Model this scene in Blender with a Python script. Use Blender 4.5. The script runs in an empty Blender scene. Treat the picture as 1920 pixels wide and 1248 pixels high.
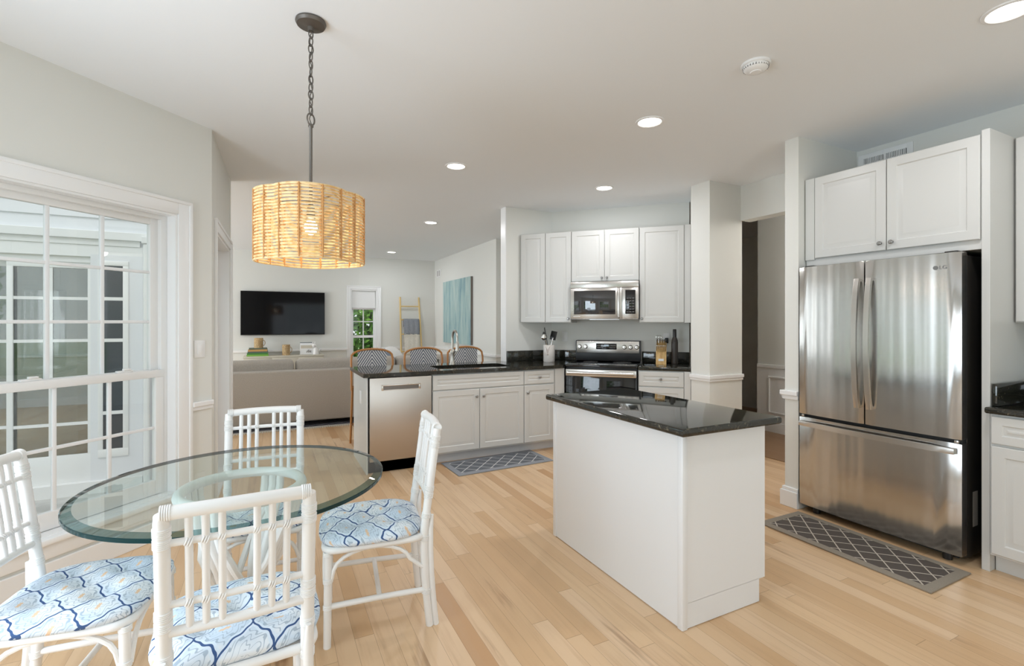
import bpy, bmesh, math, random
from math import sin, cos, pi, radians, sqrt
from mathutils import Vector, Matrix
random.seed(7)
SC = bpy.context.scene
COL = SC.collection

# ------------------------------------------------------------------ camera, sky, lights, exposure
FPX, HZ, YAW, EYE = 910.0, 604.0, radians(26.5), 1.374
cam_d = bpy.data.cameras.new('camera')
cam_d.sensor_fit = 'HORIZONTAL'; cam_d.sensor_width = 36.0
cam_d.lens = 36.0 * FPX / 1920.0
cam_d.shift_y = (HZ - 624.0) / 1920.0
cam_d.clip_start = 0.05; cam_d.clip_end = 200
cam = bpy.data.objects.new('camera', cam_d); COL.objects.link(cam)
cam.location = (0, 0, EYE); cam.rotation_euler = (pi/2, 0, -YAW)
SC.camera = cam

SC.view_settings.view_transform = 'Standard'
SC.view_settings.look = 'None'
SC.view_settings.gamma = 1.0
SC.view_settings.use_curve_mapping = False
SC.view_settings.exposure = 0.14
SC.cycles.max_bounces = 10
SC.cycles.diffuse_bounces = 6
SC.cycles.glossy_bounces = 5
SC.cycles.transparent_max_bounces = 16
SC.cycles.transmission_bounces = 6
SC.cycles.caustics_reflective = False
SC.cycles.caustics_refractive = False
SC.cycles.sample_clamp_indirect = 6.0

world = bpy.data.worlds.new('sky'); SC.world = world
world.use_nodes = True
wb = world.node_tree.nodes['Background']
wb.inputs[0].default_value = (0.92, 0.965, 1.0, 1); wb.inputs[1].default_value = 1.25

def area_light(name, loc, rot, sx, sy, watts, col=(1, 1, 1)):
    d = bpy.data.lights.new(name, 'AREA'); d.shape = 'RECTANGLE'; d.size = sx; d.size_y = sy
    d.energy = watts; d.color = col
    o = bpy.data.objects.new(name, d); COL.objects.link(o); o.location = loc; o.rotation_euler = rot
    return o
# area lamps added at three windows out of view to boost the daylight indoors
area_light('back_window_fill', (1.7, -2.98, 1.25), (radians(90), 0, 0), 3.2, 1.9, 42, (.80, .90, 1))
area_light('bay_window_fill', (-1.69, 1.45, 1.25), (0, radians(-90), 0), 1.8, 1.5, 54, (.77, .885, 1))
area_light('family_window_fill', (-4.46, 8.0, 1.35), (0, radians(-90), 0), 1.9, 3.0, 145, (.84, .92, 1))
SUN = bpy.data.lights.new('hazy_sun', 'SUN'); SUN.energy = 0.5; SUN.angle = radians(25)
suno = bpy.data.objects.new('hazy_sun', SUN); COL.objects.link(suno); suno.rotation_euler = (radians(35), radians(-20), 0)

# ------------------------------------------------------------------ shader helpers
class S:
    """a socket (or number) with arithmetic that makes Math nodes"""
    def __init__(s, nt, v): s.nt, s.v = nt, v
    def _op(s, op, *a):
        n = s.nt.nodes.new('ShaderNodeMath'); n.operation = op
        for i, x in enumerate((s,) + a):
            x = x.v if isinstance(x, S) else x
            if isinstance(x, (int, float)): n.inputs[i].default_value = x
            else: s.nt.links.new(x, n.inputs[i])
        return S(s.nt, n.outputs[0])
    def __add__(s, o): return s._op('ADD', o)
    def __sub__(s, o): return s._op('SUBTRACT', o)
    def __rsub__(s, o): return S(s.nt, o)._op('SUBTRACT', s)
    def __mul__(s, o): return s._op('MULTIPLY', o)
    def __truediv__(s, o): return s._op('DIVIDE', o)
    def floor(s): return s._op('FLOOR')
    def fract(s): return s._op('FRACT')
    def abs(s): return s._op('ABSOLUTE')
    def sin(s): return s._op('SINE')
    def sqrt(s): return s._op('SQRT')
    def lt(s, o): return s._op('LESS_THAN', o)
    def gt(s, o): return s._op('GREATER_THAN', o)
    def min(s, o): return s._op('MINIMUM', o)
    def max(s, o): return s._op('MAXIMUM', o)
    def pw(s, o): return s._op('POWER', o)
    def atan2(s, o): return s._op('ARCTAN2', o)
    def step(s, a, b):   # smooth 0..1 between a and b
        n = s.nt.nodes.new('ShaderNodeMapRange'); n.interpolation_type = 'SMOOTHSTEP'
        s.nt.links.new(s.v, n.inputs[0]); n.inputs[1].default_value = a; n.inputs[2].default_value = b
        return S(s.nt, n.outputs[0])

class Mat:
    def __init__(s, name, color=(.8, .8, .8), rough=.5, metal=0., **kw):
        s.m = bpy.data.materials.new(name); s.m.use_nodes = True
        s.nt = s.m.node_tree; s.b = s.nt.nodes['Principled BSDF']
        s.b.inputs['Base Color'].default_value = (*color, 1)
        s.b.inputs['Roughness'].default_value = rough; s.b.inputs['Metallic'].default_value = metal
        for k, v in kw.items(): s.b.inputs[k.replace('_', ' ')].default_value = v
    def node(s, t, **kw):
        n = s.nt.nodes.new('ShaderNode' + t)
        for k, v in kw.items(): setattr(n, k, v)
        return n
    def link(s, a, b): s.nt.links.new(a.v if isinstance(a, S) else a, b)
    def coord(s, kind='Object'): return s.node('TexCoord').outputs[kind]
    def xyz(s, kind='Object'):
        n = s.node('SeparateXYZ'); s.link(s.coord(kind), n.inputs[0])
        return [S(s.nt, o) for o in n.outputs]
    def comb(s, x, y, z=0.):
        n = s.node('CombineXYZ')
        for i, v in enumerate((x, y, z)):
            if isinstance(v, S): s.link(v, n.inputs[i])
            else: n.inputs[i].default_value = v
        return n.outputs[0]
    def noise(s, scale, vec=None, detail=3., rough=.5, out=0):
        n = s.node('TexNoise'); n.inputs['Scale'].default_value = scale
        n.inputs['Detail'].default_value = detail; n.inputs['Roughness'].default_value = rough
        s.link(vec if vec is not None else s.coord(), n.inputs['Vector'])
        return S(s.nt, n.outputs[out])
    def white(s, vec):
        n = s.node('TexWhiteNoise', noise_dimensions='3D'); s.link(vec, n.inputs['Vector'])
        return S(s.nt, n.outputs['Value'])
    def mix(s, f, a, b):
        n = s.node('Mix', data_type='RGBA')
        if isinstance(f, S): s.link(f, n.inputs[0])
        else: n.inputs[0].default_value = f
        for i, c in ((6, a), (7, b)):
            if isinstance(c, tuple): n.inputs[i].default_value = (*c, 1)
            else: s.link(c, n.inputs[i])
        return n.outputs[2]
    def ramp(s, f, stops):
        n = s.node('ValToRGB'); e = n.color_ramp.elements
        while len(e) < len(stops): e.new(.5)
        for el, (p, c) in zip(e, stops): el.position = p; el.color = (*c, 1)
        s.link(f, n.inputs[0]); return n.outputs[0]
    def color(s, sock): s.link(sock, s.b.inputs['Base Color']); return s
    def bump(s, h, strength=.2, dist=.01):
        n = s.node('Bump'); n.inputs['Strength'].default_value = strength; n.inputs['Distance'].default_value = dist
        s.link(h, n.inputs['Height']); s.link(n.outputs[0], s.b.inputs['Normal']); return s

def srgb(r, g, b):
    f = lambda c: (c/255/12.92) if c <= 10 else ((c/255+.055)/1.055)**2.4
    return (f(r), f(g), f(b))

def thin_glass(name, tint, base=.04, rough=0.):
    m = bpy.data.materials.new(name); m.use_nodes = True; nt = m.node_tree
    nt.nodes.remove(nt.nodes['Principled BSDF']); out = nt.nodes['Material Output']
    tr = nt.nodes.new('ShaderNodeBsdfTransparent'); tr.inputs[0].default_value = (*tint, 1)
    gl = nt.nodes.new('ShaderNodeBsdfGlossy'); gl.inputs['Roughness'].default_value = rough
    lw = nt.nodes.new('ShaderNodeLayerWeight')
    fac = S(nt, lw.outputs['Facing']).pw(5.)*(1-base) + base
    mx = nt.nodes.new('ShaderNodeMixShader'); nt.links.new(fac.v, mx.inputs[0])
    nt.links.new(tr.outputs[0], mx.inputs[1]); nt.links.new(gl.outputs[0], mx.inputs[2])
    nt.links.new(mx.outputs[0], out.inputs[0]); return m

def emit(name, col, strength):
    M = Mat(name, col, .4); M.b.inputs['Emission Color'].default_value = (*col, 1)
    M.b.inputs['Emission Strength'].default_value = strength; return M.m

# ------------------------------------------------------------------ materials
def wall_mat(name, col):
    M = Mat(name, col, .75); M.bump(M.noise(180, detail=2), .04, .002); return M.m
m_wall = wall_mat('wall_paint', (.75, .75, .715))
m_ceil = wall_mat('ceiling_paint', (.865, .89, .915))
m_trim = Mat('trim_white', (.86, .86, .86), .35).m
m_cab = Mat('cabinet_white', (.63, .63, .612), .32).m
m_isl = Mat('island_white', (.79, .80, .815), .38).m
m_kick = Mat('toe_kick_grey', (.62, .63, .65), .5).m
m_black = Mat('black_plastic', (.012, .012, .012), .35).m
m_dark = Mat('dark_gap', (.02, .02, .02), .6).m
m_vinyl = Mat('window_vinyl', (.80, .795, .785), .35).m
m_muntin = Mat('muntin_white', (.82, .83, .84), .4).m
m_glass = thin_glass('window_glass', (.97, .985, .98))
m_doorglass = thin_glass('tinted_door_glass', (.42, .45, .45), .09)
m_siding = Mat('siding_white', (.80, .81, .84), .5).m
m_nickel = Mat('brushed_nickel', (.45, .425, .385), .32, 1.).m
m_pewter = Mat('knob_pewter', (.36, .35, .34), .3, 1.).m
m_bronze = Mat('aged_pewter', (.17, .155, .14), .5, .8).m
m_chrome = Mat('chrome', (.75, .75, .74), .12, 1.).m

M = Mat('wicker_white', (.83, .825, .815), .38); M.bump(M.noise(60, detail=2), .06, .003); m_rattan = M.m

def make_floor(name='oak_strip_floor', dark=0.):
    M = Mat(name, rough=.34)
    x, y, z = M.xyz()
    W, L = .082, 1.15
    row = (x/W).floor()
    sh = M.white(M.comb(row, 3.7, 0))
    yy = y/L + sh*7.3
    idx = yy.floor()
    rnd = M.white(M.comb(row, idx, 1.))
    rnd2 = M.white(M.comb(row, idx, 5.))
    base = M.ramp(rnd, [(0, srgb(208, 170, 128)), (.3, srgb(218, 184, 145)), (.6, srgb(226, 195, 160)),
                        (.86, srgb(220, 187, 148)), (1, srgb(196, 152, 108))])
    vec = M.comb(x*26 + rnd*40, y*1.5 + rnd2*30, rnd*9)
    g = M.noise(1., vec, 5, .6)
    col = M.mix(g.step(.46, .70)*.45, base, srgb(196, 158, 120))
    vec2 = M.comb(x*11 + rnd2*50, y*.9 + rnd*20, rnd2*5)
    st = M.noise(1., vec2, 4, .62).step(.60, .74)*rnd2.gt(.35)
    col = M.mix(st*.6, col, srgb(146, 106, 74))
    fx = (x/W).fract(); fy = yy.fract()
    gap = (fx.lt(.018)).max(fy.lt(.002))
    col = M.mix(gap*.55, col, srgb(120, 84, 52))
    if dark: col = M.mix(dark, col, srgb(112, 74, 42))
    M.color(col); M.bump(1 - gap, .25, .002)
    return M.m
m_floor = make_floor()
m_floor_hall = make_floor('dark_hall_floor', .78)  # same oak strips mixed towards a darker brown

def granite(name, c1, c2, c3, k=1.):
    M = Mat(name, c1, .06, 0.); M.b.inputs['IOR'].default_value = 1.62
    n1 = M.noise(95*k, detail=4, rough=.7); n2 = M.noise(40*k, detail=5, rough=.75)
    col = M.mix(n1.step(.56, .68), c1, c2)
    col = M.mix(n2.step(.58, .70)*.8, col, c3)
    M.color(col); return M.m
m_granite = granite('black_green_granite', (.016, .016, .012), (.055, .052, .038), (.19, .165, .11))

def steel(name, col, rough, axis):
    M = Mat(name, col, rough, 1.)
    x, y, z = M.xyz()
    if axis == 'wave':
        v = M.comb(x*6.5, y*2, z*.16); h = M.noise(1., v, 2, .5)
        M.bump(h, .38, .035)
    else:
        v2 = M.comb(x*3, y*3, z*420); M.bump(M.noise(1., v2, 2, .5), .03, .002)
    M.b.inputs['Anisotropic'].default_value = .75
    t = M.node('Tangent', direction_type='RADIAL', axis='Z'); M.link(t.outputs[0], M.b.inputs['Tangent'])
    return M.m
m_steel = steel('stainless_fridge', (.56, .55, .53), .20, 'wave')
m_steel_dw = steel('stainless_dishwasher', (.60, .55, .50), .40, 'flat')
m_steel_l = Mat('stainless_light', (.66, .64, .61), .26, 1.).m
m_fridgeside = Mat('fridge_side_graphite', (.055, .05, .045), .32, .6).m
m_blackglass = Mat('black_glass', (.006, .006, .007), .04, IOR=1.6).m
m_mwglass = Mat('microwave_glass', (.02, .02, .022), .03, IOR=1.9).m

def fabric(name, c, c2, sc=240, rough=.95):
    M = Mat(name, c, rough); n = M.noise(sc, detail=3)
    M.color(M.mix(n.step(.35, .65), c, c2)); M.bump(n, .25, .004); return M.m
m_sofa = fabric('sofa_taupe', srgb(184, 178, 170), srgb(168, 162, 154), 160)
m_pillow = None
def stripes(name):
    M = Mat(name, rough=.95); x, y, z = M.xyz()
    d = ((x*.9 + z*.5)/.22).fract()
    col = M.mix(d.lt(.28), srgb(232, 232, 230), srgb(128, 138, 152)); M.color(col); return M.m
m_pillow = stripes('striped_pillow')

def ogee(name):
    """white-blue cloth with navy scalloped lattice, grey-blue scrolls and small orange florets"""
    M = Mat(name, rough=.92); x, y, z = M.xyz()
    s = .145
    zz = z*.6
    u = (x + zz)/s; v = (y + zz)/(s*1.12)
    a = u + v; b = u - v
    a0, b0 = a, b
    a = a0 + ((b0*2*pi).sin())*.055 + ((b0*6*pi).sin())*.016
    b = b0 + ((a0*2*pi).sin())*.055 + ((a0*6*pi).sin())*.016
    fa = a.fract() - .5; fb = b.fract() - .5
    edge = (.5 - fa.abs()).min(.5 - fb.abs())
    r = (fa*fa + fb*fb).sqrt(); th = fa.atan2(fb)
    curl = (r*7.5 + ((th*4).sin())*.45 + ((th*8 + r*30).sin())*.25).fract()
    wob = M.noise(110, detail=1)
    scroll = ((curl - .5).abs() + (wob - .5)*.08).lt(.115)*r.gt(.12)
    base = M.mix(M.noise(9, detail=2).step(.4, .62), srgb(224, 230, 236), srgb(196, 211, 226))
    col = M.mix(scroll*.7, base, srgb(146, 163, 180))
    col = M.mix(edge.lt(.085)*.9, col, srgb(214, 226, 238))
    col = M.mix(edge.lt(.026), col, srgb(58, 86, 132))
    fl = (r + ((th*8).sin())*.016).lt(.075)
    col = M.mix(fl*.8, col, srgb(224, 184, 138))
    M.color(col); M.bump(M.noise(500, detail=1), .1, .001); return M.m
m_cushion = ogee('ogee_print_cloth')

def weave(name):
    M = Mat(name, rough=.7); x, y, z = M.xyz()
    d = ((x.abs()*1.5 + (z - .20).abs())/.042).fract()
    wv = ((z*2*pi/.011).sin()*((x*2*pi/.012).sin())).gt(.25)
    col = M.mix(d.lt(.5), srgb(222, 220, 216), srgb(66, 72, 92))
    col = M.mix(wv*.45, col, srgb(160, 160, 164)); M.color(col)
    M.bump((z*2*pi/.011).sin()*((x*2*pi/.012).sin()), .3, .002); return M.m
m_weave = weave('chevron_weave')
m_cane = Mat('honey_rattan', srgb(176, 120, 66), .4).m
M = Mat('pendant_rattan', srgb(222, 176, 112), .5); M.color(M.mix(M.noise(40).step(.4, .65), srgb(240, 212, 162), srgb(226, 184, 124)))
M.b.inputs['Subsurface Weight'].default_value = 0.0; m_prattan = M.m
m_bind = Mat('rattan_binding', srgb(204, 150, 92), .6).m

def mat_rug(name, ground, line, border, bx, by, hx, hy):
    M = Mat(name, rough=.95); x, y, z = M.xyz()
    a = (x/bx + y/by).fract(); b = (x/bx - y/by).fract()
    ln = a.lt(.075).max(b.lt(.075))
    n = M.noise(420, detail=1).step(.4, .6)
    g = M.mix(n*.35, ground, tuple(c*1.35 for c in ground))
    col = M.mix(ln, g, line)
    edge = (x.abs().gt(hx)).max(y.abs().gt(hy))
    bd = M.mix(n*.5, border, tuple(c*.7 for c in border))
    col = M.mix(edge, col, bd); M.color(col); M.bump(M.noise(420, detail=1), .3, .003); return M.m
m_mat_f = mat_rug('fridge_mat', srgb(84, 76, 70), srgb(196, 186, 172), srgb(150, 140, 126), .135, .135, .435, .165)
m_mat_s = mat_rug('sink_mat', srgb(98, 102, 108), srgb(206, 206, 206), srgb(150, 154, 160), .15, .15, .45, .165)
m_rug = mat_rug('family_rug', srgb(58, 58, 66), srgb(150, 150, 152), srgb(196, 190, 180), .12, .12, 2.05, 1.27)

def painting_mat():
    M = Mat('teal_streaked_canvas', rough=.7); x, y, z = M.xyz()
    n = M.noise(1., M.comb(x*7, 0., z*.9), 5, .65); n2 = M.noise(1., M.comb(x*22, 2., z*1.6), 4, .6)
    col = M.ramp(n*.65 + n2*.35, [(.28, srgb(214, 218, 208)), (.42, srgb(182, 200, 196)), (.52, srgb(158, 186, 186)),
                                 (.60, srgb(122, 156, 168)), (.66, srgb(158, 184, 184)), (.8, srgb(196, 204, 194))])
    M.color(col); return M.m
m_paint = painting_mat()
m_canvas = Mat('canvas_edge', (.20, .17, .15), .8).m
m_bamboo = Mat('bamboo_pole', srgb(214, 186, 130), .5).m
m_throw_g = fabric('throw_grey', srgb(150, 152, 158), srgb(128, 132, 140), 90)
m_throw_w = fabric('throw_cream', srgb(226, 220, 208), srgb(204, 198, 186), 90)
m_console = Mat('limed_wood', srgb(205, 198, 182), .5).m
m_wovenwood = Mat('woven_wood', srgb(196, 168, 124), .7).m
M = Mat('woven_wood', rough=.8); x, y, z = M.xyz()
M.color(M.mix(M.noise(70).step(.35, .65), srgb(206, 180, 138), srgb(168, 136, 94))); m_wovenwood = M.m
m_ceramic = Mat('white_ceramic', (.80, .78, .76), .25).m
m_marble = Mat('crock_marble', rough=.35); _n = m_marble.noise(14, detail=5)
m_marble.color(m_marble.mix(_n.step(.5, .7), srgb(226, 220, 214), srgb(208, 198, 192))); m_marble = m_marble.m
M = Mat('block_wood', rough=.45); x, y, z = M.xyz()
M.color(M.mix(M.noise(1., M.comb(x*60, y*60, z*5)).step(.35, .65), srgb(214, 178, 116), srgb(192, 150, 90))); m_block = M.m
m_vac = Mat('dark_brown_satin', (.045, .036, .03), .35).m
m_leaf = Mat('leaf_green', rough=.6)
_n = m_leaf.noise(3, detail=3); m_leaf.color(m_leaf.mix(_n.step(.3, .7), srgb(70, 130, 40), srgb(150, 200, 80))); m_leaf = m_leaf.m
m_bark = Mat('bark', (.10, .08, .06), .9).m
m_lawn = Mat('lawn', srgb(110, 150, 70), .95).m
M = Mat('patio_stone', rough=.85); M.color(M.mix(M.noise(6, detail=4).step(.35, .7), srgb(205, 205, 203), srgb(178, 178, 176))); m_patio = M.m
m_shade = Mat('shade_cloth', (.85, .85, .85), .9).m
m_shadebar = Mat('shade_bar', srgb(196, 192, 190), .7).m

# ------------------------------------------------------------------ mesh builder
class MB:
    def __init__(s): s.bm = bmesh.new(); s.M = Matrix.Identity(4); s.nb = 0
    def _v(s, p): return s.bm.verts.new(s.M @ Vector(p))
    def box(s, x0, x1, y0, y1, z0, z1, bev=0., seg=2, mi=0):
        e = (s.nb % 9)*.00011; s.nb += 1      # keeps neighbouring boxes of one mesh from sharing a plane
        x0, y0, z0, x1, y1, z1 = x0-e, y0-e, z0-e*.5, x1+e, y1+e, z1+e
        v = [s._v(p) for p in ((x0,y0,z0),(x1,y0,z0),(x1,y1,z0),(x0,y1,z0),(x0,y0,z1),(x1,y0,z1),(x1,y1,z1),(x0,y1,z1))]
        fs = [s.bm.faces.new([v[i] for i in q]) for q in ((3,2,1,0),(4,5,6,7),(0,1,5,4),(1,2,6,5),(2,3,7,6),(3,0,4,7))]
        for f in fs: f.material_index = mi
        if bev > 0:
            es = list({e for f in fs for e in f.edges})
            r = bmesh.ops.bevel(s.bm, geom=es, offset=bev, segments=seg, affect='EDGES', profile=.5)
            for f in r['faces']: f.material_index = mi
        return s
    def prism(s, pts, z0, z1, bev=0., seg=2, mi=0):
        a = [s._v((x, y, z0)) for x, y in pts]; b = [s._v((x, y, z1)) for x, y in pts]
        n = len(pts); fs = [s.bm.faces.new(a[::-1]), s.bm.faces.new(b)]
        es = list(fs[0].edges) + list(fs[1].edges)
        for i in range(n): fs.append(s.bm.faces.new((a[i], a[(i+1) % n], b[(i+1) % n], b[i])))
        for f in fs: f.material_index = mi
        if bev > 0:
            r = bmesh.ops.bevel(s.bm, geom=es, offset=bev, segments=seg, affect='EDGES', profile=.5)
            for f in r['faces']: f.material_index = mi
        return s
    def tube(s, pts, r, n=10, closed=False, cap=True, mi=0):
        P = [Vector(p) for p in pts]; m = len(P)
        rr = r if isinstance(r, (list, tuple)) else [r]*m
        rings = []; prev = None
        for i in range(m):
            if closed: t = (P[(i+1) % m] - P[i-1])
            else: t = P[min(i+1, m-1)] - P[max(i-1, 0)]
            t.normalize()
            if prev is None:
                up = Vector((0, 0, 1)) if abs(t.z) < .9 else Vector((1, 0, 0))
                u = t.cross(up).normalized()
            else:
                u = (prev - t*prev.dot(t))
                u = u.normalized() if u.length > 1e-6 else t.orthogonal().normalized()
            prev = u; w = t.cross(u)
            rings.append([s._v(P[i] + (u*cos(2*pi*k/n) + w*sin(2*pi*k/n))*rr[i]) for k in range(n)])
        for i in range(m if closed else m-1):
            A, B = rings[i], rings[(i+1) % m]
            for k in range(n):
                f = s.bm.faces.new((A[k], A[(k+1) % n], B[(k+1) % n], B[k])); f.material_index = mi
        if cap and not closed:
            s.bm.faces.new(rings[0][::-1]).material_index = mi; s.bm.faces.new(rings[-1]).material_index = mi
        return s
    def lathe(s, prof, c=(0, 0, 0), n=24, axis='Z', mi=0):
        c = Vector(c); rings = []
        def pt(r, h, a):
            if axis == 'Z': return c + Vector((r*cos(a), r*sin(a), h))
            if axis == 'Y': return c + Vector((r*cos(a), h, -r*sin(a)))
            return c + Vector((h, r*cos(a), r*sin(a)))
        for r, h in prof:
            rings.append([s._v(pt(0, h, 0))] if r < 1e-6 else [s._v(pt(r, h, 2*pi*k/n)) for k in range(n)])
        for A, B in zip(rings, rings[1:]):
            for k in range(n):
                a = A[k % len(A)], A[(k+1) % n % len(A)]; b = B[k % len(B)], B[(k+1) % n % len(B)]
                vs = []
                for q in (a[0], a[1], b[1], b[0]):
                    if q not in vs: vs.append(q)
                if len(vs) > 2: s.bm.faces.new(vs).material_index = mi
        return s
    def sphere(s, c, r, n=16, sz=(1, 1, 1), mi=0):
        c = Vector(c); prof = [(sin(pi*i/10), -cos(pi*i/10)) for i in range(11)]
        rings = []
        for a, h in prof:
            if a < 1e-6: rings.append([s._v(c + Vector((0, 0, h*r*sz[2])))])
            else: rings.append([s._v(c + Vector((a*r*sz[0]*cos(2*pi*k/n), a*r*sz[1]*sin(2*pi*k/n), h*r*sz[2]))) for k in range(n)])
        for A, B in zip(rings, rings[1:]):
            for k in range(n):
                vs = []
                for q in (A[k % len(A)], A[(k+1) % n % len(A)], B[(k+1) % n % len(B)], B[k % len(B)]):
                    if q not in vs: vs.append(q)
                s.bm.faces.new(vs).material_index = mi
        return s
    def panel(s, x0, x1, z0, z1, y=0., th=.019, frame=.055, raised=True):
        """raised-panel door: front at y-th, back at y"""
        fr = min(frame, .28*(x1-x0), .30*(z1-z0))
        prof = [(0, 0), (0, -th+.004), (.004, -th), (fr, -th), (fr+.006, -th+.007), (fr+.012, -th+.007),
                (fr+.034, -th+.001), (fr+.038, -th+.001)] if raised else [(0, 0), (0, -th+.003), (.003, -th)]
        lim = min(x1-x0, z1-z0)/2 - .004
        prof = [(min(a, lim), b) for a, b in prof]
        rings = []
        for ins, d in prof:
            rings.append([s._v((x, y+d, z)) for x, z in ((x0+ins, z0+ins), (x1-ins, z0+ins), (x1-ins, z1-ins), (x0+ins, z1-ins))])
        for A, B in zip(rings, rings[1:]):
            for k in range(4): s.bm.faces.new((A[k], A[(k+1) % 4], B[(k+1) % 4], B[k]))
        s.bm.faces.new(rings[-1]); s.bm.faces.new(rings[0][::-1]); return s
    def build(s, name, mat, parent=None, smooth=40, loc=None, rz=0.):
        me = bpy.data.meshes.new(name)
        bmesh.ops.recalc_face_normals(s.bm, faces=s.bm.faces)
        s.bm.to_mesh(me); s.bm.free()
        for m in (mat if isinstance(mat, (list, tuple)) else [mat]): me.materials.append(m)
        if smooth:
            me.shade_smooth(); me.set_sharp_from_angle(angle=radians(smooth))
        o = bpy.data.objects.new(name, me); COL.objects.link(o)
        if parent is not None: o.parent = parent
        if loc is not None: o.location = loc
        o.rotation_euler.z = rz
        return o

def tag(o, label, cat, group=None, kind=None):
    if label: o['label'] = label
    if cat: o['category'] = cat
    if group: o['group'] = group
    if kind: o['kind'] = kind
    return o
def thing(name, label, cat, loc=(0, 0, 0), rz=0., group=None, kind=None):
    o = bpy.data.objects.new(name, None); o.empty_display_size = .05
    COL.objects.link(o); o.location = loc; o.rotation_euler = (0, 0, rz)
    return tag(o, label, cat, group, kind)
def struct(mb, name, mat, label, cat, loc=None, rz=0., smooth=None):
    return tag(mb.build(name, mat, None, smooth, loc, rz), label, cat, None, 'structure')
def copy_tree(o, parent=None):
    c = o.copy(); COL.objects.link(c)
    if parent is not None: c.parent = parent
    for ch in list(o.children): copy_tree(ch, c)
    return c
def knob(parent, x, y, z):
    return MB().lathe([(0, -.026), (.009, -.025), (.0135, -.019), (.0125, -.012), (.006, -.008), (.005, 0), (.009, 0)], (x, y, z), 14, 'Y').build('knob', m_pewter, parent)
def text_mesh(name, txt, size, mat, parent, loc, rot, depth=.0006):
    cu = bpy.data.curves.new(name, 'FONT'); cu.body = txt; cu.size = size; cu.extrude = depth
    cu.align_x = 'CENTER'; cu.align_y = 'CENTER'
    t = bpy.data.objects.new(name, cu); COL.objects.link(t)
    dg = bpy.context.evaluated_depsgraph_get()
    me = bpy.data.meshes.new_from_object(t.evaluated_get(dg)); bpy.data.objects.remove(t)
    me.materials.clear(); me.materials.append(mat)
    o = bpy.data.objects.new(name, me); COL.objects.link(o); o.parent = parent; o.location = loc; o.rotation_euler = rot
    return o

# ------------------------------------------------------------------ the room shell
CH = 2.74
P0 = (-.37, 4.03)          # corner where the 45 degree bay wall meets the short door wall
OUT = [(-.37, -3.0), (-.37, -1.04), (-1.71, .30), (-1.71, 2.69), P0, (-.34, 5.42), (-4.5, 5.42), (-4.5, 10.5), (7.2, 10.5), (7.2, -3.0)]
struct(MB().prism(OUT[::-1], -.06, 0), 'floor', m_floor, 'pale oak strip floor of kitchen and family room', 'floor')
struct(MB().prism([(-.52, -3.15), (-.52, -1.1), (-1.86, .24), (-1.86, 2.75), (-.52, 4.09), (-.49, 5.27), (-4.65, 5.27), (-4.65, 10.65), (7.3, 10.65), (7.3, -3.15)][::-1], CH, CH+.12),
       'ceiling', m_ceil, 'flat white plaster ceiling', 'ceiling')

def wall_holes(name, L, holes, label, loc, rz, y0=0., y1=.15, z1=CH, mat=m_wall, x_start=0.):
    """wall in its own frame: x to the right, y outward; holes = [(x0,x1,z0,z1)] not overlapping in x"""
    b = MB(); x = x_start
    for hx0, hx1, hz0, hz1 in sorted(holes):
        b.box(x, hx0, y0, y1, 0, z1)
        if hz0 > 0: b.box(hx0, hx1, y0, y1, 0, hz0)
        b.box(hx0, hx1, y0, y1, hz1, z1); x = hx1
    b.box(x, L, y0, y1, 0, z1)
    return struct(b, name, mat, label, 'wall', (loc[0], loc[1], 0), rz)

# bay wall with the big window: frame x in [-1.895, 0]
R45 = radians(45)
WX0, WX1, WZ0, WZ1 = -1.55, -.25, .25, 2.085
wall_holes('wall_bay', 0., [(WX0, WX1, WZ0, WZ1)], 'angled bay wall with the large gridded window', P0, R45, x_start=-1.895)
wall_holes('wall_bay_side', 2.39, [(.3, 2.1, .35, 2.05)], 'middle bay wall beside the camera', (-1.71, .30), radians(90))
wall_holes('wall_bay_near', 1.895, [(.3, 1.6, .25, 2.05)], 'near angled bay wall behind the camera', (-.37, -1.04), radians(135))
wall_holes('wall_left', 1.96, [], 'kitchen wall left behind the camera', (-.37, -3.0), radians(90))
wall_holes('wall_back', 4.59, [(.4, 3.6, .30, 2.2)], 'kitchen back wall with wide window opening', (4.22, -3.0), radians(180), x_start=-.14)
RZL = math.atan2(1.39, .03)
wall_holes('wall_door', 1.39, [(.23, 1.28, .0, 2.06)], 'short wall with white framed patio door', P0, RZL)
# family-room shell
wall_holes('wall_family_front', 4.16, [(1.86, 3.18, 0, 1.92)], 'family room front wall toward the patio', (-4.5, 5.27), 0., y0=.03, y1=.15)
wall_holes('wall_family_left', 5.1, [(1.0, 4.0, .5, 2.1)], 'family room side wall with window', (-4.5, 5.4), radians(90))
wall_holes('wall_far', 7.95, [(5.99, 6.54, .35, 2.06)], 'pale grey far wall with television and slim window', (-4.5, 10.5), 0.)
b = MB().box(3.3, 7.2, 7.2, 10.5, 0, CH)
struct(b, 'wall_right', m_wall, 'family room right wall with the teal painting', 'wall')
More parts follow.
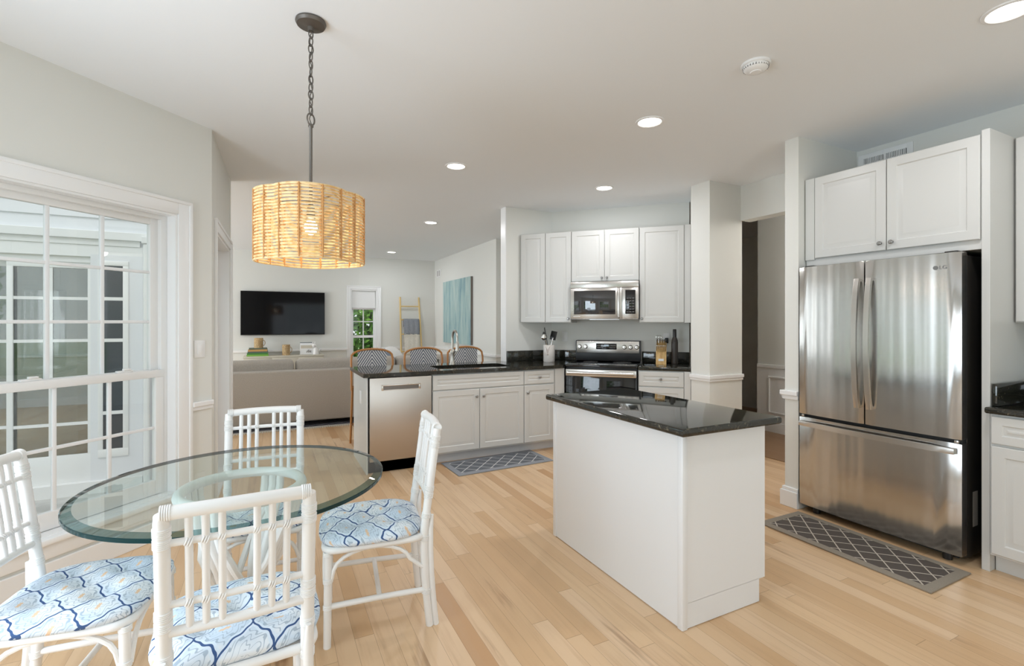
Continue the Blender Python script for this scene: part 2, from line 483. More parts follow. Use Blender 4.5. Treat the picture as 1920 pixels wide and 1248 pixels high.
# stub wall behind the peninsula and the diagonal range wall
struct(MB().box(2.5, 3.13, 5.17, 5.29, 0, CH), 'wall_stub', m_wall, 'stub wall behind the counter end', 'wall')
RZK = radians(-45); KO = (2.92, 5.38)     # range-run frame: x along, y into the wall (wall face y=0)
struct(MB().box(.05, 1.90, 0, .12, 0, CH), 'wall_range', m_wall, 'diagonal wall behind the range', 'wall', (*KO, 0), RZK)
pts = [(3.785, 3.33), (4.24, 3.33), (4.6, 3.69), (4.33, 4.08), (3.785, 3.56)]
struct(MB().prism(pts, 0, CH), 'wall_pillar', m_wall, 'pillar wall between range and hall opening', 'wall')
struct(MB().box(4.22, 4.36, 2.36, 3.33, 2.39, CH), 'wall_header', m_wall, 'header over the hall opening', 'wall')
struct(MB().box(3.48, 4.22, 2.255, 2.36, 0, CH), 'wall_fridge_side', m_wall, 'narrow wing wall left of the refrigerator', 'wall')
struct(MB().box(4.22, 4.36, -3.0, 2.36, 0, CH), 'wall_fridge', m_wall, 'wall behind the refrigerator', 'wall')
# hall beyond the opening
struct(MB().box(4.52, 6.9, -.5, 7.2, .001, .006), 'floor_hall', m_floor_hall, 'darker wood floor of the hall', 'floor')
struct(MB().box(5.62, 5.74, -.5, 4.18, 0, CH), 'wall_hall', m_wall, 'hall wall with white wainscot', 'wall')
struct(MB().box(6.9, 7.2, -3, 7.2, 0, CH), 'wall_hall_end', m_wall, 'dim wall at the end of the hall', 'wall')
struct(MB().box(4.36, 6.9, -.62, -.5, 0, CH), 'wall_hall_near', m_wall, 'hall wall at the near side', 'wall')

struct(MB().box(3.75, 3.87, 4.75, 7.2, 0, CH), 'wall_light_block', m_wall, 'unseen wall added behind the range to keep light out of the hall', 'wall')  # unseen, added to block family room light from the hall end
# --- trims
def rail(b, pts, z, d=.02, base=False):
    pass
b = MB()      # hall wainscot: chair rail, base, panel frames (x faces -X at 5.62)
b.box(5.597, 5.62, -.4, 4.18, .80, .845, .006); b.box(5.606, 5.62, -.4, 4.18, 0, .80)
b.box(5.598, 5.62, -.4, 4.18, 0, .13, .004)
for y0, y1 in ((3.2, 4.02), (2.2, 3.06), (1.2, 2.06)):
    for a in ((y0, y1, .24, .26), (y0, y1, .68, .70)): b.box(5.592, 5.608, a[0], a[1], a[2], a[3], .004)
    for a in (y0, y1-.02): b.box(5.592, 5.608, a, a+.02, .24, .70, .004)
struct(b, 'trim_1', m_trim, 'white wainscot with chair rail on the hall wall', 'trim')
b = MB()      # pillar chair rail and base: wraps two faces
def wrap(b, z0, z1, d, bev=.005):
    b.prism([(3.785-d, 3.33-d), (4.24, 3.33-d), (4.24, 3.332), (3.787, 3.332), (3.787, 3.56), (3.785-d, 3.56)], z0, z1, bev)
wrap(b, .825, .86, .024); wrap(b, .80, .826, .014); wrap(b, 0, .12, .016); wrap(b, .12, .14, .01)
struct(b, 'trim_2', m_trim, 'white chair rail and base around the pillar', 'trim')
b = MB()      # wing wall by the fridge
def wrap2(b, z0, z1, d, bev=.005):
    b.prism([(3.48-d, 2.253), (3.482, 2.253), (3.482, 2.358), (4.22, 2.358), (4.22, 2.36+d), (3.48-d, 2.36+d)], z0, z1, bev)
wrap2(b, .83, .865, .026); wrap2(b, .80, .831, .014); wrap2(b, 0, .12, .024); wrap2(b, .12, .145, .014)
struct(b, 'trim_3', m_trim, 'white chair rail and base on the wing wall by the refrigerator', 'trim')
b = MB()      # family-room chair rail + base
b.box(-4.5, 1.44, 10.47, 10.5, .80, .845, .006); b.box(2.12, 3.3, 10.47, 10.5, .80, .845, .006)
b.box(-4.5, 3.3, 10.482, 10.5, 0, .13, .004)
b.box(3.275, 3.3, 7.2, 10.5, .80, .845, .006); b.box(3.282, 3.3, 7.2, 10.5, 0, .13, .004); b.box(3.275, 3.7, 7.175, 7.2, .80, .845, .006)
struct(b, 'trim_4', m_trim, 'white chair rail around the family room', 'trim')
b = MB()      # stub wall end coloured lighter to paint in the window light on it
b.box(2.488, 2.5, 5.165, 5.295, 0, CH, .003)
struct(b, 'lit_stub_end', m_trim, 'end of the stub wall, painted lighter for the window light on it', 'trim')
b = MB()      # bay wall: rail piece between casing and corner
b.box(-.155, .0, -.026, 0, .795, .83, .006); b.box(-.155, .0, -.014, 0, .77, .796, .004); b.box(-1.895, .0, -.016, 0, 0, .12, .004)
struct(b, 'trim_6', m_trim, 'white chair rail piece right of the bay window', 'trim', (*P0, 0), R45)

# --- bay window (window_1)
def casing(b, x0, x1, z0, z1, w=.095, d=.02, sill=False):
    for a in ((x0-w, x0, z0-(0 if sill else w), z1+w), (x1, x1+w, z0-(0 if sill else w), z1+w)):
        b.box(a[0], a[1], -d*.6, 0, a[2], a[3], .003)
    b.box(x0, x1, -d*.6, 0, z1, z1+w, .003)
    # raised outer bead
    b.box(x0-w, x0-w+.022, -d, 0, z0-(0 if sill else w), z1+w, .004); b.box(x1+w-.022, x1+w, -d, 0, z0-(0 if sill else w), z1+w, .004)
    b.box(x0-w, x1+w, -d, 0, z1+w-.022, z1+w, .004)
    if not sill: b.box(x0-w, x1+w, -d, 0, z0-w, z0-w+.022, .004); b.box(x0, x1, -d*.6, 0, z0-w, z0, .003)
win = thing('window_1', 'large white double-hung bay window with grid panes', 'window', (*P0, 0), R45, kind='structure')
b = MB(); casing(b, WX0, WX1, WZ0, WZ1, sill=True)
b.box(WX0-.10, WX1+.10, -.04, .01, WZ0-.03, WZ0, .006); b.box(WX0-.09, WX1+.09, -.016, 0, WZ0-.11, WZ0-.03, .004)
b.build('casing', m_trim, win)
b = MB()      # painted jamb liner
b.box(WX0, WX0+.012, 0, .15, WZ0, WZ1); b.box(WX1-.012, WX1, 0, .15, WZ0, WZ1); b.box(WX0, WX1, 0, .15, WZ1-.012, WZ1); b.box(WX0, WX1, 0, .15, WZ0, WZ0+.008)
b.build('jamb', m_trim, win)
FX0, FX1 = WX0+.04, -.292
b = MB()
for a in ((FX0-.028, FX0+.012), (FX1-.012, FX1+.03)): b.box(a[0], a[1], .075, .15, WZ0+.008, WZ1-.012, .003)
b.box(FX0, FX1, .075, .15, 2.045, WZ1-.012, .003)
b.build('window_frame', m_vinyl, win)
GX = [-1.432, -1.162, -.892, -.624, -.352]
b = MB()      # upper sash (outer track)
b.box(FX0+.01, GX[0], .105, .14, 1.03, 2.046, .003); b.box(GX[4], FX1-.01, .105, .14, 1.03, 2.046, .003)
b.box(GX[0], GX[4], .105, .14, 2.008, 2.046, .003); b.box(GX[0], GX[4], .105, .14, 1.03, 1.068, .003)
us = b.build('upper_sash', m_vinyl, win)
b = MB()
for x in GX[1:4]: b.box(x-.010, x+.010, .112, .132, 1.05, 2.01, .003)
for z in (1.698, 1.377): b.box(GX[0], GX[4], .113, .131, z-.009, z+.009, .003)
b.build('muntins', m_muntin, us)
b = MB().box(GX[0], GX[4], .1215, .1225, 1.05, 2.01); b.build('pane', m_glass, us, None)
b = MB()      # lower sash (inner track)
b.box(FX0, FX0+.05, .07, .104, .262, 1.066, .003); b.box(FX1-.05, FX1, .07, .104, .262, 1.066, .003)
b.box(FX0, FX1, .066, .106, 1.018, 1.066, .004); b.box(FX0+.05, FX1-.05, .07, .104, .262, .355, .004)
ls = b.build('lower_sash', m_vinyl, win)
b = MB()
for x in (-1.162, -.878, -.606): b.box(x-.010, x+.010, .078, .096, .35, 1.02, .003)
b.box(FX0+.05, FX1-.05, .079, .095, .683, .701, .003)
b.build('muntins', m_muntin, ls)
MB().box(FX0+.05, FX1-.05, .0865, .0875, .35, 1.02).build('pane', m_glass, ls, None)
for x in (-.98, -.52):
    b = MB().box(x-.045, x+.045, .072, .10, 1.066, 1.078, .003); b.box(x-.012, x+.03, .07, .09, 1.078, 1.09, .003)
    b.build('sash_lock', m_vinyl, ls)
# other bay windows (behind / beside the camera), plain frames
def plain_window(n, x0, x1, z0, z1, loc, rz, label, cols=3, rows=3):
    w = thing('window_%d' % n, label, 'window', (*loc, 0), rz, kind='structure')
    b = MB(); casing(b, x0, x1, z0, z1); b.build('casing', m_trim, w)
    b = MB()
    for a in ((x0, x0+.05), (x1-.05, x1)): b.box(a[0], a[1], .06, .13, z0, z1)
    for a in ((z0, z0+.06), (z1-.05, z1), ((z0+z1)/2-.025, (z0+z1)/2+.025)): b.box(x0, x1, .06, .13, a[0], a[1])
    for i in range(1, cols): b.box(x0+(x1-x0)*i/cols-.01, x0+(x1-x0)*i/cols+.01, .085, .105, z0, z1)
    for i in range(1, rows*2): b.box(x0, x1, .085, .105, z0+(z1-z0)*i/rows/2-.009, z0+(z1-z0)*i/rows/2+.009)
    b.build('window_frame', m_trim, w)
    MB().box(x0+.04, x1-.04, .0945, .0955, z0+.04, z1-.04).build('pane', m_glass, w, None)
    return w
plain_window(2, .3, 2.1, .35, 2.05, (-1.71, .30), radians(90), 'window of the middle bay wall beside the camera', 5)
plain_window(3, .3, 1.6, .25, 2.05, (-.37, -1.04), radians(135), 'window of the near bay wall behind the camera', 4)
plain_window(4, 1.0, 4.0, .5, 2.1, (-4.5, 5.4), radians(90), 'wide window on the family room side wall', 6)
plain_window(5, .4, 3.6, .30, 2.2, (4.22, -3.0), radians(180), 'wide window on the kitchen back wall', 6)

# --- patio door in the short wall (door_1)
d1 = thing('door_1', 'white patio door frame beside the bay window', 'door', (*P0, 0), RZL, kind='structure')
b = MB(); casing(b, .23, 1.28, 0, 2.06, .085, sill=True); b.build('casing', m_trim, d1)
b = MB().box(.23, .248, 0, .16, 0, 2.06); b.box(1.262, 1.28, 0, .16, 0, 2.06); b.box(.23, 1.28, 0, .16, 2.042, 2.06); b.box(.23, 1.28, 0, .16, 0, .02)
b.build('jamb', m_trim, d1)
b = MB()
for a in ((.25, .36), (1.15, 1.26)): b.box(a[0], a[1], .11, .15, .02, 2.04, .003)
b.box(.36, 1.15, .11, .15, 1.93, 2.04, .003); b.box(.36, 1.15, .11, .15, .02, .25, .003)
dl = b.build('door_leaf', m_trim, d1)
MB().box(.36, 1.15, .1295, .1305, .25, 1.93).build('pane', m_glass, dl, None)

# --- outside: patio, lawn, siding of the family-room wing, its sliding door, trees
struct(MB().box(-7, -.37, -6, 5.27, -.30, -.07), 'ground_patio', m_patio, 'pale patio outside the bay window', 'patio')
struct(MB().box(-60, 60, -50, 60, -.50, -.31), 'ground_lawn', m_lawn, 'green lawn around the house', 'lawn')
b = MB()
def laps(b, x0, x1, z0, z1, y=5.30, step=.115):
    z = z0
    while z < z1-.01:
        t = min(z+step, z1)
        v = [b._v(p) for p in ((x0, y, z), (x1, y, z), (x1, y-.018, z), (x0, y-.018, z), (x0, y, t), (x1, y, t), (x1, y-.004, t), (x0, y-.004, t))]
        for q in ((0, 1, 2, 3), (3, 2, 6, 7), (4, 7, 6, 5), (0, 3, 7, 4), (1, 5, 6, 2)): b.bm.faces.new([v[i] for i in q])
        z = t
laps(b, -4.6, -.52, 2.15, 3.4); laps(b, -4.6, -2.78, -.15, 2.15); laps(b, -.93, -.52, -.15, 2.15)
b.box(-4.6, -.36, 5.295, 5.32, 2.0, 3.4); b.box(-1.32, -.52, 5.285, 5.299, -.15, 2.2)
struct(b, 'wall_siding', m_siding, 'white lap siding outside the bay window', 'siding')
b = MB()
b.box(-2.75, -.96, 5.24, 5.3, 2.08, 2.15, .004); b.box(-2.75, -1.02, 5.265, 5.3, 2.03, 2.08, .003)
b.box(-2.72, -1.0, 5.275, 5.3, 1.93, 2.03, .003)
for a in ((-2.75, -2.64), (-1.12, -1.02)): b.box(a[0], a[1], 5.275, 5.3, -.14, 1.94, .003)
struct(b, 'trim_7', m_trim, 'white trim boards over the outside sliding door', 'trim')
b = MB().box(-.99, -.945, 5.21, 5.26, -.14, 2.06, .012); b.box(-1.0, -.935, 5.2, 5.27, 2.06, 2.12, .006)
struct(b, 'trim_8', m_trim, 'white downspout beside the outside sliding door', 'downspout')
d2 = thing('door_2', 'white sliding door of the family room seen through the bay window', 'door', (0, 5.27, 0), 0., kind='structure')
b = MB()
b.box(-2.64, -1.32, .03, .14, 1.88, 1.92); b.box(-2.70, -1.0, -.03, .14, -.10, .03)
for x in (-2.64, -1.36): b.box(x, x+.04, .03, .14, 0, 1.9)
b.build('door_frame', m_trim, d2)
for k, (x0, x1, yy) in enumerate(((-1.90, -1.36, .04), (-2.60, -1.86, .09))):
    b = MB()
    b.box(x0, x0+.04, yy, yy+.03, .03, 1.88, .003); b.box(x1-.03, x1, yy, yy+.03, .03, 1.88, .003)
    b.box(x0, x1, yy, yy+.03, 1.83, 1.88, .003); b.box(x0, x1, yy, yy+.03, .03, .26, .003)
    for z in (1.575, 1.22, .88, .52): b.box(x0, x1, yy+.006, yy+.022, z-.012, z+.012)
    b.box((x0+x1)/2-.012, (x0+x1)/2+.012, yy+.006, yy+.022, .26, 1.84)
    p = b.build('door_panel', m_trim, d2)
    MB().box(x0+.03, x1-.03, yy+.0145, yy+.0155, .24, 1.85).build('pane', m_doorglass, p, None)
b = MB().box(-1.36, -1.0, -.002, .03, -.08, 1.95)
b.build('side_board', m_siding, d2)
b = MB().box(-1.31, -1.275, -.012, 0, .26, 1.86, .003); b.box(-1.14, -1.10, -.012, 0, .26, 1.86, .003); b.box(-1.31, -1.10, -.012, 0, 1.86, 1.9, .003); b.box(-1.31, -1.10, -.012, 0, .22, .29, .003)
for z in (1.575, 1.22, .6): b.box(-1.275, -1.14, -.012, 0, z-.014, z+.014)
p = b.build('side_light', m_trim, d2)
MB().box(-1.275, -1.14, -.005, -.003, .28, 1.87).build('pane', Mat('dark_side_glass', (.03, .045, .06), .05, IOR=1.7).m, p, None)

def leaf_ball(b, c, r, n, size=.10, squash=1.):
    for _ in range(n):
        d = Vector((random.gauss(0, 1), random.gauss(0, 1), random.gauss(0, 1))).normalized()
        p = Vector(c) + Vector((d.x, d.y, d.z*squash))*r*(random.uniform(.55, 1.02))
        u = Vector((random.gauss(0, 1), random.gauss(0, 1), random.gauss(0, 1))).normalized(); w = u.orthogonal().normalized()
        s = size*random.uniform(.6, 1.3)
        q = [p - u*s, p + w*s*.5, p + u*s, p - w*s*.5]
        b.bm.faces.new([b._v(x) for x in q])
hd = thing('hedge_bush', 'green leafy bush outside the slim far window', 'bush', (1.75, 13.2, -.31))
b = MB()
for i in range(-3, 4):
    for k in range(3): leaf_ball(b, (i*.62, random.uniform(-.2, .2), .5 + k*.85), .75, 620, .085)
b.build('foliage', m_leaf, hd, None)
b = MB()
for i in range(-3, 4): b.tube([(i*.6, .0, 0), (i*.6+.05, .02, 2.2)], [.05, .02], 8)
b.build('stem', m_bark, hd)
tr = thing('garden_tree', 'tree on the lawn seen through the sliding door, nearest the house', 'tree', (-8.5, 8.0, -.31))
b = MB()
for _ in range(16): leaf_ball(b, (random.uniform(-1.5, 1.5), random.uniform(-1.5, 1.5), random.uniform(1.6, 4.8)), .95, 260, .13)
b.build('crown', m_leaf, tr, None)
MB().tube([(0, 0, 0), (.05, 0, 1.5), (.1, .1, 4)], [.16, .13, .05], 10).build('trunk', m_bark, tr)
for i, (x, y, lab) in enumerate(((-12.5, 4.0, 'tree on the lawn outside the bay, left of the others'), (-10.5, 13.5, 'tree at the far end of the lawn'),
                                 (-7.5, -4.5, 'tree on the lawn beside the patio'), (-13.5, -2.5, 'tree on the lawn facing the middle bay window'), (2.0, -9., 'tree behind the kitchen'), (-2.2, -8.5, 'tree behind the kitchen corner'))):
    c = copy_tree(tr); c.location = (x, y, -.31); c.rotation_euler.z = i*1.3; c['label'] = lab

# --- far window (window_6) with roller shade
w6 = thing('window_6', 'slim white window with half-drawn shade on the far wall', 'window', (0, 10.5, 0), 0., kind='structure')
b = MB(); casing(b, 1.49, 2.04, .35, 2.06, .075); b.build('casing', m_trim, w6)
b = MB()
b.box(1.49, 1.52, .0, .15, .35, 2.06); b.box(2.01, 2.04, 0, .15, .35, 2.06); b.box(1.49, 2.04, 0, .15, 2.035, 2.06); b.box(1.49, 2.04, 0, .15, .35, .375)
b.build('jamb', m_trim, w6)
b = MB()
b.box(1.52, 1.56, .07, .12, .375, 2.035); b.box(1.97, 2.01, .07, .12, .375, 2.035); b.box(1.52, 2.01, .07, .12, 1.99, 2.035); b.box(1.52, 2.01, .07, .12, 1.05, 1.10); b.box(1.52, 2.01, .07, .12, .375, .44)
b.box(1.755, 1.775, .085, .105, .4, 2.0)
for z in (1.39, 1.68, .75): b.box(1.56, 1.97, .085, .105, z-.009, z+.009)
b.build('window_frame', m_trim, w6)
MB().box(1.55, 1.98, .0945, .0955, .42, 2.0).build('pane', m_glass, w6, None)
sh = MB().box(1.53, 2.0, .035, .04, 1.68, 2.03).build('window_shade', m_shade, w6)
MB().box(1.525, 2.005, .027, .048, 1.64, 1.68, .004).build('hem_bar', m_shadebar, sh)

# ------------------------------------------------------------------ kitchen cabinets
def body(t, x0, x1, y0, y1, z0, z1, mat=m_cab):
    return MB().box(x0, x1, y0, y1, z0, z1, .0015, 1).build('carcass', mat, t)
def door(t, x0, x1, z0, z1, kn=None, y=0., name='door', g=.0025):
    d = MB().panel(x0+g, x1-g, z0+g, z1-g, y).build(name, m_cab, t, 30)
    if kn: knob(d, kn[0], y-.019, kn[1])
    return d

# island: frame at near corner, world axes
IX0, IX1, IY0, IY1 = 1.637, 2.215, 1.588, 2.69
isl = thing('kitchen_island', 'white panelled kitchen island standing alone on the oak floor', 'kitchen island', ((IX0+IX1)/2, (IY0+IY1)/2, 0))
ix, iy = (IX1-IX0)/2, (IY1-IY0)/2
MB().prism([(-ix+.012, -iy+.012), (ix-.022, -iy+.012), (ix-.022, iy-.012), (-ix+.012, iy-.012)], .11, .875).build('carcass', m_isl, isl)
MB().prism([(-ix+.012, -iy+.012), (ix-.062, -iy+.012), (ix-.062, iy-.012), (-ix+.012, iy-.012)], 0, .11).build('toe_kick', m_isl, isl)
MB().box(-ix+.006, -ix+.0125, -iy+.035, iy-.018, .004, .874).build('back_panel', m_isl, isl)
for y0 in (-iy+.006, iy-.012):
    b = MB(); b.prism([(-ix+.03, y0), (ix-.02, y0), (ix-.02, y0+.0065), (-ix+.03, y0+.0065)], .115, .874); b.box(-ix+.03, ix-.062, y0, y0+.0065, .004, .116)
    b.build('end_panel', m_isl, isl)
for sy in (-1, 1):
    MB().box(-ix-.001, -ix+.034, min(sy*iy, sy*(iy-.034)), max(sy*iy, sy*(iy-.034)), 0, .874, .006).build('corner_trim', m_isl, isl)
for k in range(2):
    y0 = -iy+.02 + k*(2*iy-.04)/2; y1 = y0+(2*iy-.04)/2
    b = MB(); b.M = Matrix.Translation((ix-.022, 0, 0)) @ Matrix.Rotation(radians(90), 4, 'Z')
    b.panel(y0+.003, y1-.003, .12, .70, 0); d = b.build('door', m_cab, isl, 30)
    b = MB(); b.M = Matrix.Translation((ix-.022, 0, 0)) @ Matrix.Rotation(radians(90), 4, 'Z')
    b.panel(y0+.003, y1-.003, .71, .865, 0); d2_ = b.build('drawer', m_cab, isl, 30)
    yk = y1-.04 if k == 0 else y0+.04
    for par, yy, zz in ((d, yk, .64), (d2_, (y0+y1)/2, .79)):
        MB().lathe([(0, .027), (.009, .026), (.0135, .02), (.0125, .013), (.006, .008), (.005, 0)], (ix-.003, yy, zz), 14, 'X').build('knob', m_pewter, par)
def counter(name, pts, label, z0=.876, z1=.912, hole=None, loc=(0, 0, 0), rz=0.):
    if hole is None:
        b = MB(); b.prism(pts, z0, z1, .010, 3)
        return tag(b.build(name, m_granite, None, 30, (loc[0], loc[1], 0), rz), label, 'countertop')
    b = MB(); bm = b.bm
    def ring(ps): 
        vs = [b._v((x, y, z1)) for x, y in ps]
        return [bm.edges.new((vs[i], vs[(i+1) % len(vs)])) for i in range(len(vs))]
    es = ring(pts) + ring(hole)
    r = bmesh.ops.triangle_fill(bm, use_beauty=True, edges=es)
    fs = [f for f in r['geom'] if isinstance(f, bmesh.types.BMFace)]
    ex = bmesh.ops.extrude_face_region(bm, geom=fs)
    bmesh.ops.translate(bm, vec=(0, 0, z0-z1), verts=[v for v in ex['geom'] if isinstance(v, bmesh.types.BMVert)])
    return tag(b.build(name, m_granite, None, 30, (loc[0], loc[1], 0), rz), label, 'countertop')
counter('island_countertop', [(1.59, 1.540), (2.245, 1.540), (2.245, 2.70), (1.59, 2.70)], 'polished dark granite slab lying on the kitchen island')

# peninsula
PY = 4.50
t = thing('end_panel', 'white narrow end panel closing the counter left of the dishwasher', 'cabinet panel', (.782, PY, 0))
MB().box(-.007, .007, -.01, .72, 0, .875, .0015).build('panel', m_cab, t)
b = MB().box(-.0115, -.006, .26, .33, .60, .72, .002); b.box(-.0135, -.011, .28, .31, .62, .70, .001); b.build('outlet_plate', m_trim, t)
t = thing('dishwasher', 'stainless dishwasher with recessed pocket handle', 'dishwasher', (.80, PY, 0))
MB().box(0, .58, .03, .58, .0, .872).build('tub', m_black, t)
b = MB().box(.003, .577, -.022, .03, .11, .868, .004)
dwd = b.build('door', m_steel_dw, t)
b = MB()
b.box(.105, .47, -.034, -.021, .792, .806, .004); b.box(.105, .47, -.030, -.021, .752, .758, .002)
b.box(.105, .125, -.032, -.021, .752, .806, .004); b.box(.45, .47, -.032, -.021, .752, .806, .004)
b.build('handle', m_steel_l, dwd)
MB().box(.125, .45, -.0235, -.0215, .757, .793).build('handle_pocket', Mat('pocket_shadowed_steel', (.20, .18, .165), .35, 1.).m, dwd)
MB().box(.0, .58, .03, .05, .0, .105).build('toe_kick', m_black, t)
t = thing('sink_cabinet', 'white sink base cabinet with two doors right of the dishwasher', 'cabinet', (1.388, PY, 0))
body(t, 0, .987, .0, .60, .10, .70)
b = MB().box(0, .012, 0, .6, .70, .874); b.box(.975, .987, 0, .6, .70, .874); b.box(0, .987, 0, .02, .70, .874); b.build('carcass_top', m_cab, t)
MB().panel(.003, .984, .722, .866, 0., frame=.045).build('false_drawer', m_cab, t, 30)
door(t, 0, .487, .112, .714, (.452, .636)); door(t, .487, .987, .112, .714, (.525, .636))
MB().box(0, .987, .085, .10, 0, .10).build('toe_kick', m_kick, t)
t = thing('base_cabinet', 'white narrow base cabinet with one drawer right of the sink doors', 'cabinet', (2.376, PY, 0))
b = MB().prism([(0, 0), (.375, 0), (.505, -.005), (.505, .12), (.50, .60), (0, .60)], .10, .874); b.build('carcass', m_cab, t)
d = door(t, 0, .37, .722, .866, None, name='drawer'); knob(d, .185, -.019, .794)
door(t, 0, .37, .112, .714, (.04, .636))
MB().prism([(.380, -.012), (.50, -.012), (.50, .01), (.380, .01)], .10, .874).build('corner_filler', m_cab, t)
MB().box(0, .46, .085, .10, 0, .10).build('toe_kick', m_kick, t)

# range-run frame (K): x = along the run, y = 0 at the wall, negative toward the room
def K(x, y): 
    c, s = cos(RZK), sin(RZK); return (KO[0] + c*x - s*y, KO[1] + s*x + c*y)
pen_pts = [(.745, 4.465), (2.845, 4.465), K(.603, -.655), K(.603, -.004), K(.30, -.004), (3.10, 5.168), (2.488, 5.168), (2.484, 5.275), (.745, 5.275)]
hx0, hx1, hy0, hy1 = 1.50, 2.30, 4.575, 5.00
hole = []
for cx_, cy_, a0 in ((hx1-.07, hy1-.07, 0), (hx0+.07, hy1-.07, 90), (hx0+.07, hy0+.07, 180), (hx1-.07, hy0+.07, 270)):
    for k in range(5): a = radians(a0 + k*22.5); hole.append((cx_ + .07*cos(a), cy_ + .07*sin(a)))
counter('peninsula_countertop', pen_pts, 'polished black granite counter with sink cut-out on the peninsula', hole=hole)
t = thing('sink', 'stainless undermount sink set into the peninsula counter', 'sink', (1.90, 4.79, .70))
b = MB()
def bowl(b, x0, x1):
    y0, y1 = -.215, .21
    b.box(x0, x1, y0-.004, y0, -.0, .175); b.box(x0, x1, y1, y1+.004, 0, .175); b.box(x0-.004, x0, y0, y1, 0, .175); b.box(x1, x1+.004, y0, y1, 0, .175); b.box(x0, x1, y0, y1, -.004, 0)
bowl(b, -.40, -.01); bowl(b, .01, .40); b.build('basin', m_steel_l, t)
for x in (-.2, .2): MB().lathe([(0, .001), (.035, .002), (.042, .004), (.045, 0)], (x, 0, 0), 16).build('drain', m_chrome, t)
t = thing('faucet', 'brushed nickel gooseneck faucet behind the sink', 'faucet', (1.80, 5.08, .912))
MB().lathe([(.032, 0), (.032, .006), (.026, .02), (.022, .05), (.022, .12), (.026, .135), (.024, .15), (.018, .165), (0, .165)], n=20).build('base', m_nickel, t)
arc = [(0, 0, .15), (0, 0, .25)] + [(0, -.075+.075*cos(a), .285+.085*sin(a)) for a in [pi*k/10 for k in range(0, 11)]] + [(0, -.152, .25)]
MB().tube(arc, .0125, 12).build('spout', m_nickel, t)
MB().lathe([(.014, .255), (.018, .245), (.019, .17), (.021, .155), (0, .155)], (0, -.152, 0), 16).build('spray_head', m_nickel, t)
MB().tube([(.02, 0, .10), (.04, -.005, .125), (.05, -.01, .16), (.047, -.012, .20), (.034, -.01, .19)], [.010, .010, .008, .007, .006], 10).build('handle', m_nickel, t)
t = thing('soap_dispenser', 'small nickel soap dispenser on the counter left of the faucet', 'soap dispenser', (1.64, 5.10, .912))
MB().lathe([(.02, 0), (.02, .005), (.011, .012), (.010, .05), (.014, .055), (.014, .066), (0, .066)], n=16).build('body', m_nickel, t)
MB().tube([(0, 0, .062), (0, -.03, .066), (0, -.06, .058)], .005, 8).build('nozzle', m_nickel, t)
tag(MB().box(2.506, 3.10, 5.148, 5.168, .913, 1.035, .002).build('backsplash', m_granite), 'black granite upstand along the stub wall', 'backsplash')
b = MB().box(.32, .603, -.022, -.002, .913, 1.035, .002)
tag(b.build('backsplash', m_granite, None, 40, (*KO, 0), RZK), 'black granite upstand behind the utensil crock', 'backsplash')
b = MB().box(1.382, 1.90, -.022, -.002, .913, 1.035, .002)
tag(b.build('backsplash', m_granite, None, 40, (*KO, 0), RZK), 'black granite upstand behind the knife block', 'backsplash')
counter('range_side_countertop', [(1.380, -.66), (1.897, -.66), (1.905, -.003), (1.380, -.003)], 'short black granite counter right of the range', loc=KO, rz=RZK)

def kthing(name, label, cat, x=0., y=0., z=0., **kw):
    return thing(name, label, cat, (*K(x, y), z), RZK, **kw)
t = kthing('base_cabinet', 'white drawer base cabinet right of the range', 'cabinet', 1.382, -.640)
body(t, 0, .514, 0, .635, .10, .874)
d = door(t, 0, .45, .712, .866, None, name='drawer'); knob(d, .225, -.019, .79)
d = door(t, 0, .45, .42, .706, None, name='drawer'); knob(d, .225, -.019, .565)
d = door(t, 0, .45, .112, .414, None, name='drawer'); knob(d, .225, -.019, .265)
MB().box(.452, .514, -.019, 0, .10, .874, .001, 1).build('filler', m_cab, t); MB().box(0, .514, .07, .085, 0, .1).build('toe_kick', m_kick, t)

# range
t = kthing('range', 'stainless and black electric range with back control panel', 'range', .614, -.655)
W = .758
MB().box(0, W, .03, .640, .0, .895, .002).build('body', m_black, t)
MB().box(-.002, W+.002, -.02, .60, .895, .917, .006).build('cooktop', m_blackglass, t)
b = MB()
for x, y, r in ((.2, .15, .10), (.56, .15, .08), (.2, .43, .08), (.56, .43, .10)):
    for q in (r, r*.6): b.tube([(x + q*cos(a), y + q*sin(a), .9173) for a in [2*pi*k/32 for k in range(32)]], .0012, 4, True)
b.build('burner_ring', Mat('burner_mark', (.10, .10, .10), .3).m, t)
d = MB().box(.006, W-.006, -.03, .03, .235, .80, .006).build('oven_door', m_blackglass, t)
MB().box(.006, W-.006, -.045, .03, .795, .872, .008).build('door_top_rail', m_steel_l, d)
MB().tube([(.03, -.075, .835), (W-.03, -.075, .835)], .016, 14).build('handle', m_steel_l, d)
b = MB()
for x in (.05, W-.05): b.box(x-.012, x+.012, -.075, -.04, .825, .845, .003)
b.build('handle_mount', m_steel_l, d)
MB().box(.12, W-.12, -.0315, -.029, .36, .66, .001).build('oven_window', m_blackglass, d)
MB().box(.006, W-.006, -.025, .03, .05, .225, .006).build('storage_drawer', m_steel_l, t)
b = MB().prism([(0, .57), (W, .57), (W, .645), (0, .645)], .917, 1.16, .008); b.build('backguard', m_black, t)
b = MB().box(.012, W-.018, .557, .575, 1.012, 1.152, .004); cp = b.build('control_panel', m_steel_l, t)
b = MB().box(.245, .485, .554, .559, 1.055, 1.125, .003); dp = b.build('display_panel', m_blackglass, cp)
MB().box(.34, .395, .5528, .5545, 1.092, 1.112).build('clock_display', emit('clock_grey', srgb(150, 165, 175), .5), dp)
b = MB()
for i in range(4):
    for j in range(2): b.box(.262+i*.018, .272+i*.018, .5532, .5545, 1.072+j*.025, 1.078+j*.025); b.box(.405+i*.018, .415+i*.018, .5532, .5545, 1.072+j*.025, 1.078+j*.025)
